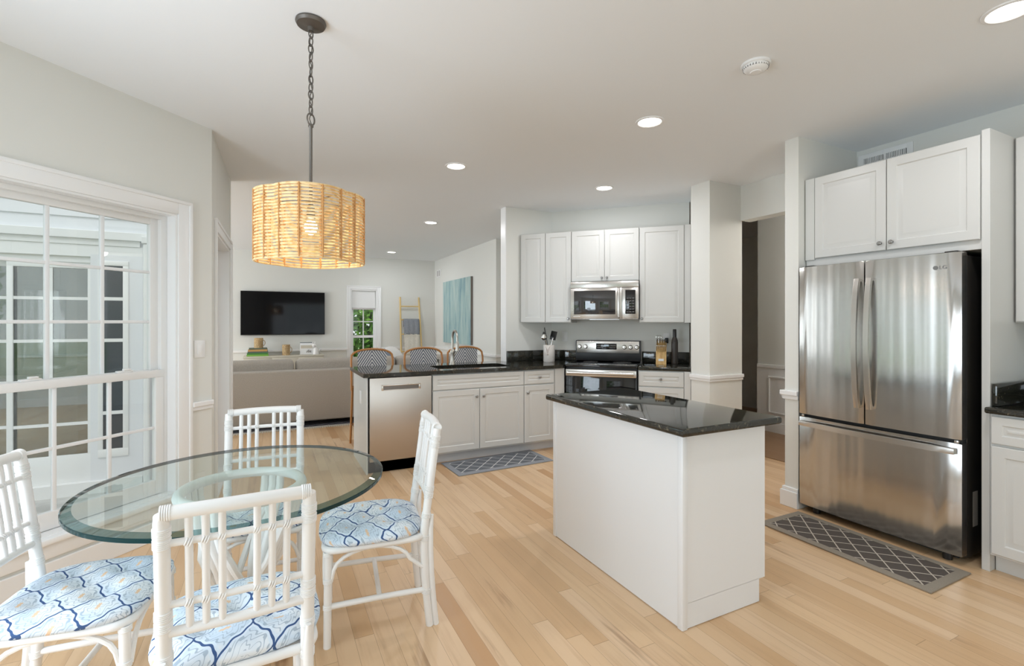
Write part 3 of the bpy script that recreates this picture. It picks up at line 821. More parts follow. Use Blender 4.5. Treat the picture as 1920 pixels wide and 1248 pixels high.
b.build('buttons', Mat('button_grey', (.35, .34, .33), .5).m, dp)
for x in (.05, .12, .575, .645, .715):
    b = MB().lathe([(0, -.03), (.018, -.028), (.021, -.004), (.026, 0), (.026, .002)], (x, .556, 1.085), 18, 'Y'); b.box(x-.003, x+.003, .522, .53, 1.07, 1.10)
    b.build('knob', m_steel_l, cp)

# upper cabinets on the diagonal wall (fronts 0.332 out)
UY, UZ0, UZ1 = -.332, 1.37, 2.422
t = kthing('corner_wall_cabinet', 'white two-door corner wall cabinet left of the microwave', 'cabinet', 0, UY)
b = MB().prism([(0, 0), (.611, 0), (.611, .327), (.30, .327), (.021, .020)], UZ0, UZ1); b.build('carcass', m_cab, t)
door(t, 0, .304, UZ0+.002, UZ1-.002); door(t, .304, .611, UZ0+.002, UZ1-.002, (.577, UZ0+.045))
t = kthing('over_range_cabinet', 'short white two-door wall cabinet above the microwave', 'cabinet', .613, UY)
body(t, 0, .758, 0, .327, 1.834, UZ1); door(t, 0, .379, 1.836, UZ1-.002, (.35, 1.877)); door(t, .379, .758, 1.836, UZ1-.002, (.408, 1.877))
t = kthing('wall_cabinet', 'tall white single-door wall cabinet right of the microwave', 'cabinet', 1.373, UY)
body(t, 0, .530, 0, .327, UZ0, UZ1); door(t, 0, .467, UZ0+.002, UZ1-.002, (.03, UZ0+.045))
MB().box(.469, .530, -.012, 0, UZ0, UZ1, .001, 1).build('filler', m_cab, t)
# microwave
t = kthing('microwave', 'stainless over-range microwave under the short cabinet', 'microwave', .614, -.40)
W, Z0, Z1 = .755, 1.405, 1.832
MB().box(0, W, .03, .395, Z0+.012, Z1, .002).build('body', m_black, t)
MB().box(0, W, 0, .03, Z1-.072, Z1, .003).build('vent_hood', m_steel_l, t)
dr = MB().box(0, .575, 0, .03, Z0+.012, Z1-.074, .003).build('door', m_steel_l, t)
MB().box(.04, .505, -.003, .002, Z0+.058, Z1-.102, .002).build('door_window', m_mwglass, dr)
MB().tube([(.545, -.02, Z0+.03)] + [(.545, -.032 - .012*sin(pi*k/8), Z0+.03 + k*(Z1-Z0-.12)/8) for k in range(9)] + [(.545, -.02, Z1-.085)], .013, 12).build('handle', m_steel_l, dr)
MB().box(.577, W, 0, .03, Z0+.012, Z1-.074, .003).build('control_frame', m_steel_l, t)
cpn = MB().box(.612, .722, -.003, .002, Z0+.062, Z1-.10, .002).build('keypad', m_blackglass, t)
b = MB()
for i in range(3):
    for j in range(6): b.box(.625+i*.03, .647+i*.03, -.0038, -.0028, Z0+.08+j*.03, Z0+.09+j*.03)
b.build('buttons', Mat('keypad_grey', (.12, .12, .12), .5).m, cpn)
b = MB().box(0, W, 0, .39, Z0, Z0+.012, .003); b.box(.22, .55, -.012, .05, Z0-.004, Z0+.006); b.build('grease_plate', m_pewter, t)
b = MB()
for i in range(5): b.box(.035+i*.016, .046+i*.016, -.0012, .0005, Z0+.03, Z0+.036)
b.build('badge', m_trim, dr)

# ------------------------------------------------------------------ things on the counters
cp = K(.345, -.33); cz = .912
t = thing('utensil_crock', 'pale marble crock holding cooking utensils left of the range', 'crock', (*cp, cz))
MB().lathe([(0, 0), (.062, 0), (.067, .006), (.067, .19), (.064, .198), (.058, .198), (.058, .02), (0, .02)], n=32).build('body', m_marble, t)
b = MB().tube([(-.028, -.064, .185), (-.008, -.071, .14), (.0, -.072, .10), (.008, -.071, .14), (.028, -.064, .185)], .0028, 6); b.sphere((0, -.07, .09), .010)
b.build('emblem', Mat('crock_relief', srgb(196, 180, 172), .5).m, t, 40, None, RZK)
def utensil(kind, ang, lean, h, label):
    d = Vector((cos(ang)*sin(lean), sin(ang)*sin(lean), cos(lean)))
    t = thing({'ladle': 'ladle', 'spatula': 'spatula', 'spoon': 'serving_spoon', 'tongs': 'tongs'}[kind], label, kind, (cp[0], cp[1], cz+.024))
    base = Vector((-cos(ang), -sin(ang), 0))*.02
    top = base + d*h
    dark = m_black if kind in ('spatula', 'spoon') else m_chrome
    MB().tube([base, base + d*h*.55, top], [.005, .0055, .005], 8).build('handle', dark if kind != 'spoon' else m_wovenwood, t)
    if kind == 'ladle':
        b = MB().sphere(top + d*.03, .038, 16, (1, .55, 1)); b.build('bowl', m_chrome, t)
    elif kind == 'spatula':
        M_ = Matrix.Translation(top) @ d.to_track_quat('Z', 'Y').to_matrix().to_4x4() @ Matrix.Rotation(radians(35), 4, 'Z')
        b = MB(); b.M = M_; b.box(-.042, .042, -.003, .003, -.005, .10, .003); b.build('blade', m_black, t)
    elif kind == 'tongs':
        MB().tube([base + Vector((.012, .012, 0)), top], .0045, 8).build('arm', m_chrome, t)
    else:
        b = MB().sphere(top + d*.025, .032, 14, (.35, .8, 1)); b.build('bowl', dark, t)
    return t
utensil('ladle', radians(205), .42, .26, 'shiny steel ladle leaning out left of the marble crock')
utensil('spoon', radians(180), .30, .285, 'dark serving spoon leaning left in the marble crock')
utensil('spatula', radians(120), .22, .285, 'dark slotted spatula at the back of the marble crock')
utensil('spatula', radians(-10), .26, .245, 'broad black spatula leaning right in the marble crock')
utensil('tongs', radians(-60), .28, .27, 'brown handled tongs at the right edge of the marble crock')

kb = K(1.60, -.20)
t = thing('knife_block', 'light wood knife block full of knives on the short counter', 'knife block', (*kb, cz), RZK)
b = MB(); b.M = Matrix.Rotation(radians(90), 4, 'Y') @ Matrix.Identity(4)
b = MB()
prof = [(-.075, 0), (.075, 0), (.10, .21), (.045, .235), (-.055, .12)]   # (y, z)
va = [b._v((-.055, y, z)) for y, z in prof]; vb = [b._v((.055, y, z)) for y, z in prof]
b.bm.faces.new(va); b.bm.faces.new(vb[::-1])
for i in range(5): b.bm.faces.new((va[i], vb[i], vb[(i+1) % 5], va[(i+1) % 5]))
b.build('block', m_block, t)
MB().box(-.028, .028, -.074, -.068, .035, .06).build('label_plate', m_trim, t)
slope = Vector((0, .10, .115)).normalized(); nrm = Vector((0, -slope.z, slope.y))
def kn(x, s, ln, mat, label, wid=.006):
    p = Vector((x, -.055, .12)) + slope*s
    t = thing('knife', label, 'knife', (*K(1.60 + p.x, -.20 + p.y), cz + p.z), RZK, group='knives in the wooden block')
    MB().tube([nrm*-.03, nrm*.002], .0022, 6).build('blade', m_chrome, t)
    MB().tube([nrm*.001, nrm*ln*.3, nrm*ln*.7, nrm*ln], [wid*.8, wid, wid*.9, wid*1.05], 10).build('handle', mat, t)
names = ['first', 'second', 'third', 'fourth', 'fifth', 'sixth']
for i in range(6): kn(-.042 + i*.0168, .022, .105, m_chrome, names[i] + ' steak knife from the left in the block\'s low front row')
for i, (x, lab) in enumerate(((-.038, 'leftmost large steel knife in the block\'s upper row'), (-.012, 'second large steel knife in the block\'s upper row'), (.014, 'third large steel knife in the block\'s upper row'), (.038, 'rightmost large steel knife in the block\'s upper row'))):
    kn(x, .095, .115, m_chrome, lab, .0105)
t = thing('kitchen_shears', 'steel ring-handled shears standing in the knife block top', 'shears', (*K(1.575, -.155), cz+.225), RZK)
b = MB().tube([(0, 0, -.02), (-.004, -.01, .05)], .004, 6); b.tube([(-.016 + .014*cos(a), -.014, .07 + .02*sin(a)) for a in [2*pi*k/16 for k in range(16)]], .0035, 6, True)
b.tube([(.012 + .014*cos(a), -.014, .07 + .02*sin(a)) for a in [2*pi*k/16 for k in range(16)]], .0035, 6, True); b.build('handle', m_chrome, t)
vp = K(1.742, -.19)
t = thing('handheld_vacuum', 'slim dark bottle-shaped handheld vacuum standing on the short counter', 'handheld vacuum', (*vp, cz))
MB().lathe([(0, 0), (.034, 0), (.036, .01), (.036, .24), (.033, .265), (.022, .295), (.020, .30), (0, .30)], n=24).build('body', m_vac, t)
MB().lathe([(.0205, .298), (.0195, .38), (.017, .386), (0, .386)], n=24).build('nozzle', m_black, t)
b = MB(); b.M = Matrix.Rotation(RZK, 4, 'Z'); b.lathe([(0, -.041), (.009, -.040), (.011, -.034)], (0, .006, .25), 14, 'Y'); b.build('power_button', m_black, t)
def outlet(label, x, z, y=-.001):
    t = kthing('outlet_plate', label, 'outlet', x, y, z)
    MB().box(-.036, .036, -.006, 0, -.058, .058, .003).build('plate', m_trim, t)
    for dz in (-.022, .022): MB().box(-.017, .017, -.008, -.005, dz-.015, dz+.015, .003).build('receptacle', m_trim, t)
outlet('white outlet plate on the wall above the knife block, black plug in it', 1.655, 1.19)
outlet('white outlet plate on the wall behind the utensil crock', .46, 1.20)
t = kthing('charger_plug', 'black charger plug with thin cord beside the knife block', 'charger', 1.655, -.01, 1.165)
MB().box(-.02, .02, -.045, 0, -.03, .03, .008).build('plug', m_black, t)
MB().tube([(0, -.03, -.028), (-.004, -.032, -.07), (-.02, -.03, -.14), (.005, -.05, -.20), (.02, -.09, -.244), (.05, -.13, -.2485)], .0024, 6).build('cord', m_black, t)

# ------------------------------------------------------------------ refrigerator alcove; frame F: x to the right (-Y), y depth (+X)
RZF = radians(-90)
def fthing(name, label, cat, X, Y, z=0., **kw): return thing(name, label, cat, (X, Y, z), RZF, **kw)
t = fthing('refrigerator', 'stainless french-door refrigerator with bottom freezer drawer', 'refrigerator', 3.47, 2.243)
W = .936
MB().box(.006, W-.006, .075, .72, .035, 1.755, .004).build('body', m_fridgeside, t)
def bowed(x0, x1, z0, z1, bow=.016, th=.06, r=.008, xc=W/2, hw=W/2):
    n = 14; pts = []
    for k in range(n+1):
        x = x0 + (x1-x0)*k/n; pts.append((x, -bow*(1-((x-xc)/hw)**2)))
    pts += [(x1, th), (x0, th)]
    return MB().prism(pts, z0, z1, r*.5, 2)
xm = .445
dl_ = bowed(.002, xm-.004, .712, 1.772).build('door', m_steel, t, 25)
dr_ = bowed(xm+.004, W-.002, .712, 1.772).build('door', m_steel, t, 25)
fz = bowed(.002, W-.002, .055, .690, .016).build('freezer_drawer', m_steel, t, 25)
def fhandle(par, x):
    """flat bowed bar handle: profile in y,z, extruded across x"""
    b = MB(); b.M = Matrix(((0, 0, 1, 0), (1, 0, 0, 0), (0, 1, 0, 0), (0, 0, 0, 1)))
    n = 16; z0, z1 = .815, 1.66
    out = [(-.045 - .035*sin(pi*k/n)**.8, z0 + (z1-z0)*k/n) for k in range(n+1)]
    inn = [(-.027 - .037*sin(pi*k/n)**.8, z0 + .02 + (z1-z0-.04)*k/n) for k in range(n, -1, -1)]
    b.prism([(-.012, z0)] + out + [(-.012, z1)] + [(-.012, z1-.02)] + inn + [(-.012, z0+.02)], x-.015, x+.015, .003, 2)
    b.build('handle', m_steel_l, par)
fhandle(dl_, xm-.036); fhandle(dr_, xm+.036)
b = MB(); n = 18
out = [(.022 + (W-.044)*k/n, -.043 - .022*sin(pi*k/n)) for k in range(n+1)]
inn = [(.042 + (W-.084)*k/n, -.026 - .022*sin(pi*k/n)) for k in range(n, -1, -1)]
b.prism([(.022, -.008)] + out + [(W-.022, -.008), (W-.042, -.008)] + inn + [(.042, -.008)], .632, .664, .003, 2)
b.build('handle', m_steel_l, fz)
MB().box(.01, W-.01, .03, .075, .69, .712).build('gap_seal', m_dark, t)
b = MB()
for x in (.03, W-.09): b.box(x, x+.06, .02, .09, 1.772, 1.783, .003)
b.build('top_hinge', m_fridgeside, t)
b = MB()
for x in (.02, W-.035): b.box(x, x+.02, -.006, .07, .692, .708, .003)
b.build('center_hinge', m_steel_l, t)
for x in (.09, W-.09): MB().lathe([(.022, -.0), (.024, .03), (.018, .055)], (x, .06, 0), 14).build('foot', m_black, t)
MB().box(.05, W-.05, .09, .11, .012, .055).build('base_grille', m_dark, t)
b = MB().box(W-.0062, W-.0052, .14, .20, .20, .40); b.build('rating_label', Mat('label_grey', srgb(180, 178, 174), .6).m, t)
for i in range(5): pass
lg = MB().lathe([(0, -.0012), (.012, -.0012), (.012, 0)], (W-.085-.035, -.0075, 1.69), 24, 'Y').build('logo_disc', Mat('logo_grey', (.22, .22, .22), .35, .6).m, dr_)
text_mesh('logo_letters', 'LG', .030, Mat('logo_letter_grey', (.28, .28, .28), .35, .6).m, dr_, (W-.085, -.0078, 1.69), (pi/2, 0, 0))

t = fthing('fridge_wall_cabinet', 'white two-door wall cabinet above the refrigerator', 'cabinet', 3.56, 2.248)
body(t, 0, .992, 0, .64, 1.784, 2.425)
MB().box(.0, .068, -.012, 0, 1.83, 2.424, .001, 1).build('filler', m_cab, t)
door(t, .07, .53, 1.835, 2.424, (.497, 1.885)); door(t, .53, .992, 1.835, 2.424, (.562, 1.885))
t = fthing('tall_panel', 'tall white end panel standing right of the refrigerator', 'cabinet panel', 3.55, 1.254)
MB().box(0, .036, 0, 0.665, 0, 2.445, .0015, 1).build('panel', m_cab, t)
t = fthing('base_cabinet', 'white base cabinet at the right edge beyond the tall panel', 'cabinet', 3.54, 1.214)
body(t, 0, .9, 0, .67, .10, .874)
MB().box(0, .9, .07, .085, 0, .1).build('toe_kick', m_cab, t)
d = door(t, .006, .46, .712, .866, None, name='drawer'); knob(d, .233, -.019, .79)
door(t, .006, .46, .112, .704, (.42, .63)); d = door(t, .46, .9, .712, .866, None, name='drawer'); knob(d, .68, -.019, .79); door(t, .46, .9, .112, .704, (.5, .63))
counter('side_countertop', [(-.012, -.035), (.93, -.035), (.93, .675), (-.003, .675), (-.003, .02), (-.012, .018)], 'black granite counter at the right edge beyond the tall panel', loc=(3.54, 1.2135), rz=RZF)
b = MB().box(0, .93, .657, .676, .913, 1.035, .002)
tag(b.build('backsplash', m_granite, None, 40, (3.54, 1.2135, 0), RZF), 'black granite upstand along the far right wall', 'backsplash')
b = MB().box(.002, .022, .02, .655, .913, 1.035, .002)
tag(b.build('backsplash', m_granite, None, 40, (3.54, 1.2135, 0), RZF), 'black granite upstand against the tall white panel', 'backsplash')
t = fthing('wall_cabinet', 'white wall cabinet cut by the right edge of the view', 'cabinet', 3.86, 1.214)
body(t, 0, .9, 0, .355, 1.372, 2.44); door(t, .004, .45, 1.374, 2.438, (.41, 1.42)); door(t, .45, .9, 1.374, 2.438, (.49, 1.42))
t = fthing('vent_grille', 'white air vent grille high above the fridge cabinet', 'vent', 4.219, 2.24, 2.45)
b = MB()
b.box(.0, .37, -.008, 0, .215, .25, .003); b.box(0, .37, -.008, 0, 0, .035, .003); b.box(0, .04, -.008, 0, 0, .25, .003); b.box(.33, .37, -.008, 0, 0, .25, .003); b.box(.178, .192, -.008, 0, 0, .25, .002)
b.build('frame', m_trim, t)
b = MB()
for i in range(12):
    for x0 in (.042, .194): b.box(x0+i*.0112, x0+i*.0112+.0055, -.006, -.001, .035, .215)
for k in range(1, 4): b.box(.04, .33, -.005, -.003, .035+k*.045, .038+k*.045)
b.build('fins', m_trim, t)
MB().box(.04, .33, -.0012, 0, .035, .215).build('duct_shade', m_dark, t)  # dark sheet paints in the shade behind the fins

# mats
t = thing('floor_mat', 'long grey trellis-pattern mat in front of the refrigerator', 'mat', (3.205, 1.735, 0), radians(90))
b = MB(); b.prism([(-.485+.0, -.215), (.485, -.215), (.485, .215), (-.485, .215)], .001, .010, .003); o = b.build('pad', m_mat_f, t)
t = thing('floor_mat', 'grey trellis-pattern mat on the floor below the sink', 'mat', (2.0, 4.325, 0), radians(2.5))
b = MB(); b.prism([(-.505, -.225), (.505, -.225), (.505, .225), (-.505, .225)], .001, .010, .003); b.build('pad', m_mat_s, t)

# ------------------------------------------------------------------ ceiling fixtures
m_lens = emit('downlight_lens', (1, .97, .92), 7.0)
def downlight():
    t = thing('recessed_light', None, 'ceiling light', (0, 0, CH), group='recessed ceiling lights')
    MB().lathe([(.095, 0), (.093, -.006), (.080, -.008), (.074, -.004), (.072, 0)], n=32).build('trim_ring', m_trim, t)
    MB().lathe([(0, -.003), (.073, -.003)], n=32).build('lens', m_lens, t)
    d = bpy.data.lights.new('downlight_lamp', 'AREA'); d.shape = 'DISK'; d.size = .14; d.energy = 8.2; d.color = (.96, .97, 1)
    o = bpy.data.objects.new('downlight_lamp', d); COL.objects.link(o); o.parent = t; o.location = (0, 0, -.012)
    return t
dl0 = downlight()
for i, (x, y, lab) in enumerate(((2.314, 2.54, 'lit recessed ceiling light above the kitchen island'), (3.04, 3.996, 'lit recessed ceiling light nearest the range cabinets'),
        (1.455, 4.015, 'lit recessed ceiling light above the dishwasher side of the counter'), (1.972, 6.444, 'lit recessed ceiling light above the family room sofa'),
        (2.117, 9.5, 'farthest lit recessed ceiling light, near the far window'), (2.903, .931, 'lit recessed ceiling light at the upper right corner of the view'))):
    c = dl0 if i == 0 else copy_tree(dl0)
    c.location = (x, y, CH); c['label'] = lab
t = thing('smoke_detector', 'round white smoke detector on the ceiling', 'smoke detector', (2.3, 1.723, CH))
MB().lathe([(.072, 0), (.072, -.010), (.066, -.014)], n=32).build('base', m_trim, t)
MB().lathe([(.064, -.013), (.062, -.024), (.05, -.036), (.028, -.042), (.026, -.046), (0, -.047)], n=32).build('cover', m_trim, t)
b = MB()
for k in range(28):
    a = 2*pi*k/28; b.box(.0595*cos(a)-.0025, .0595*cos(a)+.0025, .0595*sin(a)-.0025, .0595*sin(a)+.0025, -.0265, -.019)
b.build('vents', Mat('vent_grey', (.25, .25, .25), .6).m, t)

# unseen ceiling lamp added to brighten the hall, above the view
t = thing('hall_fill_light', 'unseen round ceiling lamp added to brighten the hall', 'ceiling light', (5.0, 2.2, CH))
MB().lathe([(.15, 0), (.15, -.02), (0, -.022)], n=32).build('base', m_nickel, t)
MB().lathe([(.14, -.022), (.13, -.06), (.08, -.085), (0, -.092)], n=32).build('lamp_shade', emit('hall_fill_glass', (1, .96, .9), 3.0), t)
d = bpy.data.lights.new('hall_fill', 'POINT'); d.energy = 27; d.color = (1, .95, .88); d.shadow_soft_size = .12
o = bpy.data.objects.new('hall_fill', d); COL.objects.link(o); o.parent = t; o.location = (0, 0, -.24)

# ------------------------------------------------------------------ pendant lamp
LX, LY = .166, 2.38
lamp = thing('pendant_lamp', 'round-lobed rattan pendant lamp hanging over the glass table', 'pendant lamp', (LX, LY, 0), math.atan2(-LY, -LX))
MB().lathe([(0, CH), (.064, CH), (.066, CH-.008), (.060, CH-.020), (.030, CH-.024), (.014, CH-.028), (.012, CH-.045), (0, CH-.046)], n=32).build('canopy', m_bronze, lamp)
ring_pts = [(.0, .020*cos(a), 2.295 + .026*sin(a)) for a in [2*pi*k/24 for k in range(24)]]
b = MB(); b.M = Matrix.Rotation(.7, 4, 'Z'); b.tube(ring_pts, .0036, 8, True).build('hanging_loop', m_bronze, lamp)
z = CH-.040; zend = 2.318; nl = 11; pitch = (z - zend)/nl
for i in range(nl):
    zc = z - pitch*(i+.5); L2 = pitch/2 + .004
    b = MB(); b.M = Matrix.Rotation(radians(90*(i % 2) + 15*sin(i*2.1) + 35), 4, 'Z')
    b.tube([(0, .0105*cos(a), zc + L2*sin(a)) for a in [2*pi*k/16 for k in range(16)]], .0028, 7, True)
    b.build('chain_link', m_bronze, lamp)
MB().tube([(.006*sin(k*2.3), .006*cos(k*1.9), z - (z-2.27)*k/16) for k in range(17)], .0022, 6).build('cord', m_bronze, lamp)
SZ0, SZ1, OFF, LR = 1.645, 1.945, .070, .160
MB().lathe([(0, 2.272), (.010, 2.272), (.012, 2.262), (.007, 2.255), (.0075, SZ1-.02), (.011, SZ1-.03), (.011, SZ1-.05), (0, SZ1-.05)], n=14).build('rod', m_bronze, lamp)
def clover(a):
    best = 0
    for q in range(4):
        ph = a - q*pi/2; d = LR*LR - OFF*OFF*sin(ph)**2
        if d > 0: best = max(best, OFF*cos(ph) + sqrt(d))
    return best
shade_pts = [(clover(2*pi*k/96), 2*pi*k/96) for k in range(96)]
shade = MB().tube([(r*cos(a), r*sin(a), SZ1) for r, a in shade_pts], .0052, 7, True).build('shade', m_prattan, lamp)
MB().tube([(r*cos(a), r*sin(a), SZ0) for r, a in shade_pts], .0052, 7, True).build('lower_rim', m_prattan, shade)
NR = 21
for i in range(NR):
    zz = SZ0 + .012 + (SZ1-SZ0-.024)*i/(NR-1)
    MB().tube([((r + .002*sin(a*7+i))*cos(a), (r + .002*sin(a*7+i))*sin(a), zz + .0006*sin(a*5 + i*1.7)) for r, a in shade_pts], .0049, 6, True).build('rattan_ring', m_prattan, shade)
for k in range(16):
    a = 2*pi*(k+.5)/16; r = clover(a)
    b = MB()
    for s in (-1, 1):
        rr = r + .0055*s
        b.tube([(rr*cos(a), rr*sin(a), SZ0-.002), (rr*cos(a), rr*sin(a), SZ1+.002)], .0026, 6)
    for i in range(NR):
        zz = SZ0 + .012 + (SZ1-SZ0-.024)*i/(NR-1) + .006
        b.box(r*cos(a)-.006, r*cos(a)+.006, r*sin(a)-.006, r*sin(a)+.006, zz-.003, zz+.003)
    b.build('binding', m_bind, shade)
b = MB()
for q in range(4):
    a = q*pi/2 + pi/4; b.tube([(0, 0, SZ1-.02), (clover(a)*cos(a), clover(a)*sin(a), SZ1-.004)], .003, 6)
b.build('spider_frame', m_bronze, lamp)
MB().lathe([(0, SZ1-.05), (.017, SZ1-.052), (.019, SZ1-.10), (0, SZ1-.102)], n=16).build('socket', m_bronze, lamp)
MB().sphere((0, 0, SZ1-.14), .028, 16, (1, 1, 1.25)).build('bulb', emit('bulb_glow', (1, .86, .62), 9.0), lamp)
d = bpy.data.lights.new('pendant_light', 'POINT'); d.energy = 1.7; d.color = (1, .88, .68); d.shadow_soft_size = .035
o = bpy.data.objects.new('pendant_light', d); COL.objects.link(o); o.parent = lamp; o.location = (0, 0, SZ1-.185)

# ------------------------------------------------------------------ glass table
TX, TY, TR, TZ = -.10, 2.29, .558, .735
tb = thing('dining_table', 'round glass-topped dining table on white rattan base', 'dining table', (TX, TY, 0))
m_tglass = thin_glass('table_glass_clear', (.85, .92, .895), .07)
m_tlow = bpy.data.materials.new('table_glass_under'); m_tlow.use_nodes = True
_nt = m_tlow.node_tree; _nt.nodes.remove(_nt.nodes['Principled BSDF']); _t = _nt.nodes.new('ShaderNodeBsdfTransparent'); _t.inputs[0].default_value = (.95, .975, .97, 1)
_nt.links.new(_t.outputs[0], _nt.nodes['Material Output'].inputs[0])
m_trim_glass = Mat('table_glass_rim', (.003, .030, .033), .08, IOR=1.4).m
m_tbevel = thin_glass('table_glass_bevel', (.24, .38, .38), .08)
b = MB(); n = 128
T = .022
b.lathe([(0, TZ), (TR-.032, TZ)], n=n, mi=0)
b.lathe([(TR-.032, TZ), (TR-.003, TZ-.007)], n=n, mi=3)
b.lathe([(TR-.003, TZ-.007), (TR, TZ-.009), (TR, TZ-T+.002), (TR-.003, TZ-T)], n=n, mi=1)
b.lathe([(TR-.003, TZ-T), (0, TZ-T)], n=n, mi=2)
b.build('glass_top', [m_tglass, m_trim_glass, m_tlow, m_tbevel], tb, 30)
RR = .222; zr = TZ-T-.0215
MB().tube([(RR*cos(2*pi*k/48), RR*sin(2*pi*k/48), zr) for k in range(48)], .021, 12, True).build('top_ring', m_rattan, tb)
MB().tube([(.205*cos(2*pi*k/48), .205*sin(2*pi*k/48), .16) for k in range(48)], .015, 10, True).build('lower_ring', m_rattan, tb)
for k in range(4):
    a0 = pi/4 + k*pi/2 + .25
    b = MB()
    for s in (-1, 0, 1):
        pts = []
        for j in range(13):
            f = j/12; zz = zr*(1-f)
            r = .222 - .135*sin(pi*min(1, f/.62)*.5)**2 + .20*max(0, f-.55)**1.2*1.2 if f < .999 else .222 - .135 + .09
            aa = a0 + s*.11*(1 if f < .3 else 1) + s*.0
            pts.append((r*cos(aa) - s*.012*sin(a0), r*sin(aa) + s*.012*cos(a0), max(zz, .016)))
        b.tube(pts, .0165, 9)
    b.build('leg', m_rattan, tb)
    b = MB()
    a1 = a0 + pi/4
    for sgn in (-1, 1):
        a2 = a1 + sgn*pi/4
        b.tube([(.09*cos(a1), .09*sin(a1), .30), (.15*cos(a1+sgn*.4), .15*sin(a1+sgn*.4), .42), (.17*cos(a2), .17*sin(a2), .56)], .014, 8)
    b.build('brace', m_rattan, tb)

# ------------------------------------------------------------------ rattan chairs
def cushion_mesh(w=.452, d=.445, th=.068):
    b = MB(); n = 48; rings = 22
    def edge(a):
        c, s = cos(a), sin(a); p = 3.6
        k = (abs(c)**p + abs(s)**p)**(-1/p); return k*c*w/2, k*s*d/2
    def top(x, y, f):
        h = th*(1 - f**5*.55)*(.80 + .20*(1-f*f))
        for tx, ty in ((-.09, -.085), (.09, -.085), (-.09, .085), (.09, .085), (0, 0)):
            q = ((x-tx)**2 + (y-ty)**2)/.0016; h -= .024*math.exp(-q) + .006*math.exp(-q/5)
        return h
    R = []
    for i in range(rings+1):
        f = i/rings
        if i == 0: R.append([b._v((0, 0, top(0, 0, 0)))])
        else: R.append([b._v((edge(2*pi*k/n)[0]*f, edge(2*pi*k/n)[1]*f, top(edge(2*pi*k/n)[0]*f, edge(2*pi*k/n)[1]*f, f))) for k in range(n)])
    for f, z in ((1.012, .018), (1.0, .006), (.97, 0)):
        R.append([b._v((edge(2*pi*k/n)[0]*f, edge(2*pi*k/n)[1]*f, z)) for k in range(n)])
    R.append([b._v((0, 0, 0))])
    for A, B in zip(R, R[1:]):
        for k in range(n):
            vs = []
            for q in (A[k % len(A)], A[(k+1) % n % len(A)], B[(k+1) % n % len(B)], B[k % len(B)]):
                if q not in vs: vs.append(q)
            b.bm.faces.new(vs)
    return b
def wraps(b, p, q, r, n=4, step=.005):
    """binding turns around a pole, centred at p, running along q"""
    p = Vector(p); q = Vector(q).normalized(); u = q.orthogonal().normalized(); w = q.cross(u)
    for i in range(n):
        c = p + q*(i-(n-1)/2)*step
        b.tube([c + (u*cos(a) + w*sin(a))*(r+.0003) for a in [2*pi*k/14 for k in range(14)]], .0026, 5, True)
SEAT, TOPZ = .425, .898
HW = .173
